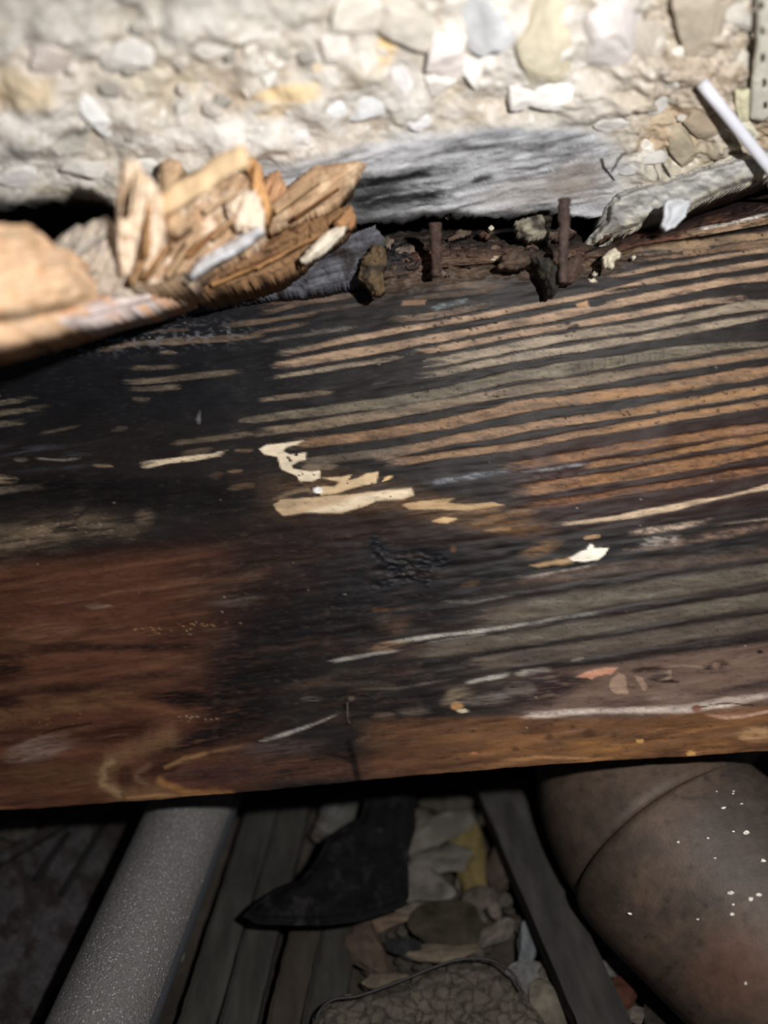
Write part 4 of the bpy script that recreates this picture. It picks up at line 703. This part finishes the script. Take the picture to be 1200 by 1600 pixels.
# weathered grey crust of the joist under the shards
shard('grey_crust', [(60, 512), (150, 492), (260, 468), (350, 448), (430, 426), (500, 396), (550, 366), (588, 352), (600, 372), (592, 410), (560, 436), (500, 452), (420, 458), (330, 470), (200, 500), (100, 520)], plane_iz((100, 510, 3.3), (590, 380, 3.42), (420, 450, 3.36)), 0.02, S(90, 90, 96), 16, S(52, 46, 45), parent=joist, seed=15, L=60, Wd=4, lo=0.35, hi=1.7, domew=16, label='grey-blue weathered crust')
shard('fibre_clump', [(568, 402), (584, 384), (602, 388), (606, 408), (598, 430), (602, 452), (588, 460), (574, 444), (560, 436)], 3.48, 0.006, S(100, 82, 60), 60, S(58, 50, 42), parent=joist, seed=16, L=14, Wd=5, lo=0.4, hi=1.4, nd_=0.003, nsc=7)
shard('edge_flake', [(826, 396), (846, 400), (872, 412), (884, 408), (876, 436), (869, 458), (858, 460), (852, 438), (840, 414)], plane_iz((830, 400, 3.45), (865, 460, 3.43), (880, 410, 3.5)), 0.008, S(46, 44, 40), 80, S(74, 66, 54), parent=joist, seed=17, L=18, Wd=5, lo=0.5, hi=1.5, label='black hanging wedge left of the long nail')  # dark wedge-shaped piece tapering downwards beside the long nail
shard('edge_flake', [(884, 412), (900, 396), (912, 404), (906, 424), (896, 440), (880, 438)], 3.42, 0.006, S(84, 66, 56), 70, parent=joist, seed=18, lo=0.5)
shard('plaster_crumb', [(944, 404), (952, 392), (962, 390), (970, 398), (962, 406), (956, 418), (948, 414)], 3.5, 0.004, S(216, 206, 182), 20, parent=joist, seed=19, lo=0.85, hi=1.1, rough=2.5)
shard('edge_flake', [(786, 400), (800, 388), (822, 392), (834, 404), (822, 416), (800, 418), (782, 414)], 3.42, 0.006, S(92, 75, 63), 20, S(60, 49, 44), parent=joist, seed=23, lo=0.5)
shard('edge_flake', [(806, 346), (840, 336), (862, 340), (858, 366), (832, 374), (812, 366)], 3.36, 0.006, S(150, 142, 124), 20, S(62, 56, 52), parent=joist, seed=26, lo=0.5)
RF = np.random.RandomState(5); PAL = [(96, 80, 68), (58, 50, 46), (84, 62, 52), (116, 102, 90), (38, 34, 33), (104, 84, 70), (52, 44, 42)]
for i in range(30):
    cx = RF.uniform(606, 950); cy = RF.uniform(362, 428)-0.03*(cx-780); rx_ = RF.uniform(9, 26); ry_ = RF.uniform(4, 10); th_ = np.sort(RF.uniform(0, 2*math.pi, 9)); ca_ = RF.uniform(-0.35, 0.1)
    pg = [(cx+rx_*RF.uniform(0.6, 1.1)*math.cos(a_), cy+ry_*RF.uniform(0.6, 1.1)*math.sin(a_)+ca_*rx_*math.cos(a_)) for a_ in th_]
    iz_ = float(joist_iz(cx, cy))+0.02-0.0016*max(0, 405-cy)
    shard('edge_flake', pg, iz_, 0.006, S(*PAL[i % 7]), 12, S(*PAL[(i*3+2) % 7]), parent=joist, seed=120+i, L=18, Wd=4, lo=0.45, hi=1.4, dome=0.0015, domew=5, rough=3.0, fray=4)
for i, (cx, cy, r_) in enumerate(((783, 415, 4), (815, 412, 4), (848, 434, 4), (930, 428, 4), (990, 402, 3), (845, 352, 5), (700, 338, 3), (768, 356, 4))):
    shard('plaster_crumb', [(cx-r_, cy), (cx-r_*0.4, cy-r_), (cx+r_*0.7, cy-r_*0.8), (cx+r_, cy+r_*0.2), (cx+r_*0.2, cy+r_), (cx-r_*0.6, cy+r_*0.8)], float(joist_iz(cx, cy))+0.06-0.0014*max(0, 400-cy), 0.002, S(204, 194, 172), 10, parent=joist, seed=170+i, lo=0.85, hi=1.1, rough=0.8, fray=0, step=1.4, dome=0.0008, domew=3)
# loose stick
st0 = unproj(248, 326, 1/4.12); st1 = unproj(384, 238, 1/4.3)
rs = np.random.RandomState(3)
sec = np.array([(-1, -.6), (-.5, -.75), (.5, -.7), (1, -.5), (1.05, .4), (.6, .7), (-.4, .72), (-1, .55)])
pth = [st0+(st1-st0)*t+rs.randn(3)*0.0003 for t in np.linspace(0, 1, 12)]
sc = lambda V: S(240, 208, 166)*(0.8+0.35*rs.rand(len(V)))[:, None]*0.9
tag(sweep('wood_splinter', pth, [0.0026, 0.003]+[0.0031]*9+[0.0027], M_SPLINT, None, section=sec, cols=sc, rough=0.1, up=-FV), 'loose pale straight stick lying slantwise across the splintered board', 'splinter')

# ------------------------------------------------------------------ nails, rod, bead
def nail(px, y0, y1, iz, rpx, label, col, lean=0, headw=1.7):
    z = 1/iz; a = unproj(px+lean, y0, z-0.002); b = unproj(px, y1, z+0.004); R = np.random.RandomState(int(px)); r = rpx/FPX*z
    c = lambda V: S(*col)*(0.55+0.7*R.rand(len(V)))[:, None]
    t = thing('rusty_nail', label, 'nail', tuple(b))
    sweep('shank', [a+(b-a)*q+R.randn(3)*0.00018 for q in np.linspace(0.02, 1, 18)], [r*(1.05-0.2*q) for q in np.linspace(0, 1, 18)], M_RUST, t, seg=14, cols=c, rough=0.14, seed=5)
    n = (b-a)/np.linalg.norm(b-a)
    sweep('head', [a-n*0.0006, a-n*0.0003, a+n*0.0012, a+n*0.002], [r*headw*0.7, r*headw, r*headw, r*1.05], M_RUST, t, seg=16, cols=c, rough=0.12, seed=6)
    return t
nail(880, 312, 440, 3.55, 8.5, 'long rusty nail sticking up from the joist edge beside the mortar ledge', (74, 60, 54), lean=2, headw=1.12)
nail(682, 350, 432, 3.42, 9, 'short corroded nail stub crusted with rust left of the long nail', (74, 57, 50), lean=-2, headw=1.1)
ra = unproj(1097, 130, 1/3.80); rb_ = unproj(1250, 322, 1/3.42); rd = (rb_-ra)
rod = thing('plastic_rod', 'thin white plastic rod slanting across the wall at the upper right', 'rod', tuple(rb_+rd*0.6))
sweep('rod', [ra+rd*q for q in np.linspace(0, 1.6, 10)], 0.0019, M_WHITE, rod, seg=20)
sweep('rod_tip', [ra-rd*0.004, ra, ra+rd*0.01], [0.0014, 0.00193, 0.00195], M_WHITE, rod, seg=20)
bead = slab('plaster_bead', [(1186, -200), (1250, -200), (1250, 196), (1215, 178), (1192, 190), (1174, 186), (1176, 130), (1184, 70)], lambda x, y: wall_iz(x, y)+0.10, 0.0015, M_BEAD, streaky(S(204, 200, 186)*0.8, 88, 0.85, 1.1, seed=3), None, step=1.6, dome=0.0008, domew=4, nd_=0.0005, back_dir=-WN,
            holes=[(1190, 10, 4, 8), (1191, 50, 3.5, 8), (1192, 92, 3.5, 9), (1194, 131, 3.5, 8), (1196, 166, 3, 7), (1189, -40, 4, 8), (1188, -85, 4, 8)])
tag(bead, 'cream slotted plaster bead strip at the upper right corner of the wall', 'bead')
c_ = slab('wood_chip', [(1150, 140), (1162, 145), (1174, 141), (1173, 168), (1170, 190), (1156, 190), (1151, 168)], lambda x, y: wall_iz(x, y)+0.08, 0.002, M_BEAD, streaky(S(214, 208, 176)*0.85, 88, 0.85, 1.1, seed=4), None, step=1.5, dome=0.001, nd_=0.0005, back_dir=-WN)
tag(c_, 'small upright cream chip beside the slotted bead', 'chip')
c_ = slab('wood_chip', [(1158, 194), (1174, 192), (1182, 204), (1188, 214), (1172, 210), (1160, 206)], lambda x, y: wall_iz(x, y)+0.08, 0.002, M_BEAD, streaky(S(222, 216, 192)*0.85, 30, 0.85, 1.1, seed=5), None, step=1.5, dome=0.001, nd_=0.0005, back_dir=-WN)
tag(c_, 'small cream chip behind the white rod under the upright one', 'chip')

# ------------------------------------------------------------------ below the joist
DOWN = np.array([0, 0, -1.0])
def giz(h): return lambda x, y: (math.sin(PITCH)+(y-800)/FPX*math.cos(PITCH))/(CAM_H-h)
# foam-covered pipe
PR = 0.0203; PH = PR+0.014
fa = gpt(158, 1600, PH); fb = gpt(306, 1250, PH); fd = fb-fa
foam = thing('insulated_pipe', 'round pipe wrapped in sparkling grey foam running under the joist', 'pipe', tuple(fa-fd*0.4+DOWN*PR))
sweep('foam_sleeve', [fa+fd*q for q in np.linspace(-0.6, 1.9, 40)], PR, M_FOAM, foam, seg=56)
sweep('film_wrap', [fa+fd*q for q in np.linspace(-0.6, 1.9, 24)], PR*1.025, M_FILM, foam, seg=14, arc=(-0.55, 0.22))
# brown pipe with its bend
PP = [gpt(x_, y_, 0.05) for x_, y_ in ((1075, 1060), (1012, 1140), (1000, 1225), (1043, 1312), (1130, 1392), (1232, 1482), (1480, 1710))]
sp_ = spline(PP, 160)
specks = [(1145, 1235, 3), (1150, 1232, 3), (1131, 1257, 5), (1164, 1296, 7), (1189, 1340, 5), (1141, 1393, 7), (1180, 1396, 6), (1172, 1401, 6), (1141, 1427, 5), (1146, 1410, 3), (1086, 1436, 3), (1163, 1534, 4), (1060, 1310, 4), (1115, 1337, 3), (1106, 1305, 3), (980, 1428, 6), (1147, 1294, 3), (1120, 1232, 2), (1157, 1251, 3)]
def pipec(V):
    x, y, z = proj(V); q = Paint(x, y, S(132, 110, 94)); n = fbm(x/40, y/40, 3); q.mix(np.clip(n*1.5, 0, 1)*0.6, S(150, 120, 100)); q.mix(np.clip(-n*1.7, 0, 1)*0.7, S(98, 84, 72))
    q.mix(np.clip(fbm(x/12, y/12, 5)*2.2-0.5, 0, 1)*0.7, S(70, 58, 50)); q.blob(940, 1350, 40, 90, S(82, 70, 58), 0.6, ang=-25, soft=0.6); q.blob(1150, 1300, 60, 90, S(110, 104, 98), 0.6, soft=0.6); q.blob(1150, 1520, 60, 60, S(150, 108, 86), 0.7, soft=0.6)  # blobs paint the shaded left flank and the lit lower right
    return q.c*0.34
bp = thing('drain_pipe', 'large dirty brown drain pipe with a bend and white paint flecks', 'pipe', tuple(PP[3]+DOWN*0.05))
i2 = int(np.argmin([np.linalg.norm(s_-PP[3]) for s_ in sp_])); i3 = int(np.argmin([np.linalg.norm(s_-PP[4]) for s_ in sp_]))
def dens(a, b, n): return list(spline(sp_[a:b+1], n))
sweep('far_section', dens(0, i2, 110), [0.0485]*107+[0.0482, 0.0476, 0.0468], M_PIPE, bp, seg=220, cols=pipec)
sweep('bend', dens(i2, 159, 230), [0.0476, 0.0488, 0.0497, 0.0502]+[0.0505]*226, M_PIPE, bp, seg=220, cols=pipec)
pv = np.concatenate([np.array([(o_.matrix_basis.translation+bp.location+v.co)[:] for v in o_.data.vertices]) for o_ in bp.children])
pvx, pvy, pvz = proj(pv)
for i, (a_, b_, r_) in enumerate(specks):
    m_ = np.nonzero((pvx-a_)**2+(pvy-b_)**2 < 36)[0]; c0 = pv[m_[np.argmin(pvz[m_])]]; k_ = r_/FPX*0.33*0.6
    lump('paint_fleck', c0, np.stack([RV*k_*1.3, UV*k_*0.8, FV*k_*0.5]), M_STONE, S(226, 220, 208), bp, seed=i, facet=0.8)
# planks: rounded rectangular section with wavering edges
def plank(name, a, b, wd, th, col, label, cat, seed=0, group=None, n=26):
    R = np.random.RandomState(seed); a = np.asarray(a); b = np.asarray(b)
    k = 9; topx = np.linspace(-wd/2, wd/2, k); sec = [(x_, th/2-(0.0008 if i in (0, k-1) else 0)) for i, x_ in enumerate(topx)]+[(wd/2, -th/2), (-wd/2, -th/2)]
    sec = np.array(sec); pts = [a+(b-a)*q+R.randn(3)*0.00012 for q in np.linspace(0, 1, n)]
    c = lambda V: 0.3*S(*col)*(1+0.5*fbm(V[:, 0]*160+seed, V[:, 1]*40, seed)+0.25*fbm(V[:, 0]*600, V[:, 1]*90, seed+1))[:, None]
    o = sweep(name, pts, [1+0.012*R.randn() for _ in pts], M_LATH, None, section=sec[::-1], cols=c, up=(0, 0, 1.0))
    o.data.polygons.foreach_set('use_smooth', np.zeros(len(o.data.polygons), bool))
    return tag(o, label, cat, group)
plank('timber_batten', gpt(752, 1180, 0.016), gpt(966, 1660, 0.02), 0.0215, 0.011, (92, 88, 84), 'dark grey batten slanting over the rubble beside the drain pipe', 'batten', 1)
plank('timber_lath', gpt(420, 1240, 0.006), gpt(285, 1680, 0.006), 0.016, 0.008, (92, 90, 84), 'grey lath right beside the foam-wrapped pipe', 'lath', 2)
plank('timber_lath', gpt(468, 1240, 0.006), gpt(352, 1680, 0.006), 0.0155, 0.009, (88, 86, 80), 'grey lath running under the pointed tip of the black felt', 'lath', 3)
plank('timber_lath', gpt(492, 1400, 0.006), gpt(425, 1680, 0.006), 0.014, 0.009, (96, 86, 76), 'rust-spotted brown lath below the middle of the black felt', 'lath', 4)
plank('timber_lath', gpt(540, 1410, 0.004), gpt(488, 1680, 0.004), 0.017, 0.007, (84, 82, 76), 'wide grey lath left of the cracked mortar slab', 'lath', 5)
def mott(base, d, seed):
    def f(x, y):
        n = fbm(x/22, y/26, seed); k = np.clip(n*3+0.1, 0, 1)[:, None]; g = (1+0.4*fbm(x/6, y/6, seed+2))[:, None]
        return (np.asarray(base)*(1-k)+np.asarray(d)*k)*g
    return f
pn = thing('old_panel', 'dull grey peeling panel lying left of the foam-wrapped pipe', 'panel', tuple(gpt(60, 1500, 0)))
slab('panel_sheet', [(-150, 1430), (0, 1340), (128, 1264), (150, 1240), (250, 1240), (205, 1330), (140, 1450), (55, 1600), (0, 1700), (-150, 1700)], giz(0.004), 0.006, M_DIRT, mott(S(60, 58, 58), S(42, 37, 35), 3), pn, step=4, dome=0.001, nd_=0.001, back_dir=DOWN)
for k, (x0, y0, x1, y1) in enumerate(((165, 1285, 95, 1400), (108, 1300, 55, 1375))):
    sweep('groove_strip', [gpt(x0, y0, 0.005), gpt((x0+x1)/2, (y0+y1)/2, 0.0055), gpt(x1, y1, 0.005)], 0.0016, mat('groove_strip_%d' % k, col=S(34, 33, 33), rough=0.95, bump=0.3, spec=0.05), pn, seg=10)  # dark raised strips standing in for shaded grooves in the panel
slab('edge_strip', [(-60, 1368), (0, 1330), (120, 1262), (132, 1268), (0, 1344), (-60, 1382)], giz(0.010), 0.005, M_DIRT, mott(S(58, 56, 56), S(44, 40, 38), 5), pn, step=2.5, dome=0.001, nd_=0.0004, back_dir=DOWN)
felt = slab('roofing_felt', [(378, 1428), (398, 1408), (430, 1388), (470, 1372), (496, 1338), (512, 1306), (540, 1288), (562, 1276), (572, 1240), (578, 1200), (650, 1200), (650, 1290), (638, 1330), (639, 1398), (630, 1414), (600, 1424), (560, 1436), (510, 1442), (450, 1442), (400, 1440)],
    lambda x, y: giz(0.030)(x, y)+0.02*np.sin(x/60)+0.02*np.sin(y/45), 0.0025, M_FELT, streaky(S(22, 21, 22), 20, 0.6, 1.3, 50, 20, 3, S(44, 42, 42), 0.05), None, step=3, dome=0.004, domew=16, nd_=0.002, nsc=40, back_dir=DOWN)
tag(felt, 'torn black felt scrap with a pointed tip lying on the rubble', 'felt')
# cracked slab
def worley(x, y, cell, seed):
    R = np.random.RandomState(seed); J = R.rand(64, 64, 2); xi = np.floor(x/cell).astype(int); yi = np.floor(y/cell).astype(int); d1 = np.full(x.shape, 9e9); d2 = d1.copy()
    for a_ in (-1, 0, 1):
        for b_ in (-1, 0, 1):
            cx = (xi+a_+J[(xi+a_) % 64, (yi+b_) % 64, 0])*cell; cy = (yi+b_+J[(xi+a_) % 64, (yi+b_) % 64, 1])*cell
            d = np.hypot(x-cx, y-cy); d2 = np.where(d < d1, d1, np.minimum(d2, d)); d1 = np.minimum(d1, d)
    return d2-d1
def mudc(x, y):
    e = worley(x+10*fbm(x/22, y/22, 2), y+10*fbm(x/22+7, y/22, 3), 20, 4); k = sst(0, 3.0, e)*sst(-0.6, 0.1, fbm(x/60, y/60, 8)+0.3) + (1-sst(-0.6, 0.1, fbm(x/60, y/60, 8)+0.3))
    n = fbm(x/25, y/20, 5); c = S(84, 77, 69)*(1+0.5*n)[:, None]; c = c*(1-np.clip(n*2-0.3, 0, 1)[:, None]*0.3); return c*(0.42+0.58*k)[:, None]
mudp = [(470, 1720), (488, 1600), (505, 1568), (540, 1556), (585, 1548), (625, 1532), (660, 1516), (700, 1504), (735, 1500), (770, 1506), (798, 1526), (822, 1552), (850, 1585), (880, 1640), (900, 1720)]
mud = slab('mortar_slab', mudp, lambda x, y: giz(0.016)(x, y)+0.012*sst(0, 6, worley(x+10*fbm(x/22, y/22, 2), y+10*fbm(x/22+7, y/22, 3), 20, 4)), 0.016, M_DIRT, mudc, None, step=2.2, dome=0.006, domew=18, rough=3, nd_=0.0025, nsc=26, back_dir=DOWN)
tag(mud, 'cracked lumpy slab of old mortar at the bottom edge below the rubble', 'slab')
wp = spline([gpt(x_, y_, 0.020+h_) for x_, y_, h_ in ((492, 1612, 0), (498, 1582, .001), (520, 1562, .003), (560, 1556, .001), (620, 1535, .002), (676, 1512, .003), (720, 1499, .003), (765, 1500, .002), (800, 1520, .003), (815, 1548, .001))], 70)
M_WIRE = mat('dark_wire', col=S(40, 36, 34), rough=0.6, bump=0.2)
tag(sweep('wire', wp, 0.0006, M_WIRE, None, seg=8), 'thin dark wire curling along the upper edge of the cracked slab', 'wire')
# rubble
def stone(px, py, rx, ry, col, label, h=0.5, seed=0, ang=0, name='rubble_stone', lift=0.0, group=None, cat='stone'):
    e1 = gpt(px+1, py)-gpt(px, py); e2 = gpt(px, py-1)-gpt(px, py); c, s = math.cos(math.radians(ang)), math.sin(math.radians(ang))
    a1 = (e1*c+e2*s)*rx; a2 = (-e1*s+e2*c)*ry; hh = h*min(np.linalg.norm(a1), np.linalg.norm(a2))
    o = lump(name, gpt(px, py, lift+hh*0.5), np.stack([a1*1.15, a2*1.15, np.array([0, 0, hh])]), M_DIRT, S(*col)*0.5, None, seed=seed, facet=0.6, colvar=0.6)
    return tag(o, label, cat, group)
RB = [
 (545, 1262, 40, 30, (122, 120, 114), 'pale grey block beside the upper left of the black felt', 0.6, 10), (505, 1302, 16, 20, (104, 98, 90), 'small grey stone at the left edge of the felt neck', .6, 0), (462, 1268, 9, 9, (128, 124, 116), 'tiny pale stone under the joist above the felt tip', .8, 0),
 (676, 1296, 44, 30, (120, 116, 106), 'broad pale grey block right of the black felt', .6, 12), (696, 1342, 40, 20, (126, 122, 112), 'pale stone under the broad grey block and left of the yellow lump', .6, 14),
 (737, 1328, 22, 46, (122, 106, 68), 'mustard yellow soft lump among the grey rubble', .6, 8), (676, 1386, 40, 30, (132, 124, 116), 'pinkish grey stone touching the lower right corner of the felt', .5, -8),
 (706, 1440, 46, 28, (72, 66, 54), 'flat dark brown stone in the middle of the rubble', .5, 4), (627, 1478, 25, 18, (54, 54, 54), 'small black square stone left of the flat dark brown one', .6, 8), (702, 1484, 50, 14, (124, 112, 96), 'long pale stone below the flat dark brown one', .6, 0),
 (606, 1436, 32, 14, (124, 106, 90), 'buff stone along the lower edge of the felt', .6, 14), (650, 1424, 26, 12, (128, 116, 104), 'small buff stone at the lower right of the felt', .6, 10), (578, 1486, 28, 34, (100, 84, 74), 'rusty brown rubble lump left of the black square stone', .5, 0),
 (604, 1530, 30, 16, (118, 106, 92), 'buff stone on the upper rim of the cracked slab', .5, 10), (780, 1456, 28, 20, (120, 110, 102), 'pinkish stone against the left side of the batten', .6, 12), (794, 1352, 22, 46, (92, 80, 70), 'tall brown stone between the yellow lump and the batten', .5, -14),
 (806, 1258, 26, 34, (102, 92, 62), 'olive stone between batten and drain pipe under the joist', .6, 0), (826, 1478, 18, 38, (124, 126, 128), 'bluish grey upright stone left of the lower batten', .6, -4), (812, 1530, 24, 30, (126, 124, 122), 'bluish stone at the right end of the cracked slab', .6, -20),
 (856, 1568, 32, 32, (126, 118, 104), 'cream block at the foot of the batten', .6, 0), (852, 1510, 16, 18, (112, 106, 98), 'small grey stone touching the batten above the cream block', .6, 0), (860, 1326, 16, 34, (96, 90, 82), 'narrow grey stone between batten and pipe collar', .6, -24),
 (928, 1490, 14, 30, (112, 106, 98), 'narrow pale stone right of the lower batten', .6, -16), (962, 1504, 30, 20, (118, 116, 110), 'grey stone under the bend of the drain pipe', .6, -12), (990, 1520, 14, 12, (116, 110, 102), 'small stone tucked under the pipe bend', .7, 0),
 (972, 1548, 34, 22, (98, 62, 50), 'dark red brick piece below the pipe bend', .6, 0), (964, 1592, 16, 14, (132, 124, 112), 'small pale stone below the red brick piece', .7, 20), (990, 1584, 14, 12, (124, 112, 104), 'pinkish pebble right below the red brick piece', .7, 0), (1030, 1585, 22, 40, (74, 66, 60), 'dark brown upright stone beside the drain pipe at the bottom', .5, 6),
 (275, 1488, 12, 14, (134, 130, 122), 'pale pointed chip beside the foam-wrapped pipe', .8, 20), (760, 1262, 14, 18, (98, 92, 82), 'small stone behind the top of the batten', .6, 0), (700, 1256, 34, 14, (88, 84, 76), 'dim flat stone close under the joist right of the felt', .6, 0), (655, 1332, 12, 16, (118, 112, 106), 'small pale stone on the right edge of the felt', .7, 10),
 (30, 1292, 30, 14, (96, 92, 84), 'rough grey stone at the far left under the joist', .6, 20), (745, 1400, 22, 18, (108, 98, 90), 'brownish stone below the yellow lump', .6, 0)]
for i, (x_, y_, rx, ry, col, lab, h_, ang) in enumerate(RB): stone(x_, y_, rx*1.08, ry*1.08, col, lab, h_, 300+i, ang, lift=0.004 if i not in (33,) else 0.0)
SHORT = ['pale grey block above the felt', 'small grey stone by the felt neck', 'tiny pale stone above the felt tip', 'broad pale block right of the felt', 'pale stone beside the yellow lump', 'mustard yellow lump', 'pinkish stone at the felt corner', 'flat dark brown stone', 'black square stone', 'long pale stone', 'buff stone below the felt', 'small buff stone by the felt', 'rusty brown lump', 'buff stone on the slab rim', 'pinkish stone against the batten', 'tall brown stone', 'olive stone under the joist', 'bluish upright stone', 'bluish stone by the slab', 'cream block', 'small grey stone at the batten', 'narrow stone by the pipe collar', 'narrow pale stone', 'grey stone under the pipe bend', 'small stone under the pipe bend', 'red brick piece', 'pale stone below the brick piece', 'pinkish pebble', 'dark upright stone by the pipe', 'pale pointed chip', 'stone behind the batten top', 'dim flat stone under the joist', 'pale stone on the felt edge', 'rough stone at the far left', 'brownish stone below the yellow lump']
R = np.random.RandomState(12); done = [(a, b, max(c, d)) for a, b, c, d, *_ in RB]; k = 0; tries = 0; seen = set()
while k < 56 and tries < 5000:
    tries += 1; x_ = R.uniform(480, 1000); y_ = R.uniform(1245, 1590); r_ = R.uniform(6, 14)
    if inside(np.array([x_]), np.array([y_]), mudp)[0] or x_ < 700-0.4*(y_-1240) and y_ < 1430 and x_ < 640: continue
    if any(math.hypot(x_-a, (y_-b)*1.2) < c*0.66+r_*0.6 for a, b, c in done): continue
    if abs(x_-(772+(y_-1230)*0.45)) < 48 or x_ > 840+max(0, (y_-1290)*0.65) or x_ < 560 and y_ > 1400: continue
    g_ = R.uniform(66, 124); j = min(range(len(RB)), key=lambda q: math.hypot(x_-RB[q][0], y_-RB[q][1])); dx_, dy_ = x_-RB[j][0], y_-RB[j][1]
    side = ('just right of' if dx_ > 0 else 'just left of') if abs(dx_) > abs(dy_) else ('just below' if dy_ > 0 else 'just above')
    lab = '%s rubble chip %s the %s' % ('dark' if g_ < 84 else 'grey' if g_ < 106 else 'pale', side, SHORT[j])
    if lab in seen: continue
    seen.add(lab)
    stone(x_, y_, r_, r_*R.uniform(0.7, 1.1), (g_*1.05, g_*0.97, g_*0.88), lab, R.uniform(.5, .9), 500+k, R.uniform(-40, 40), name='rubble_chip', group='small rubble chips below the joist', cat='stone'); done.append((x_, y_, r_)); k += 1
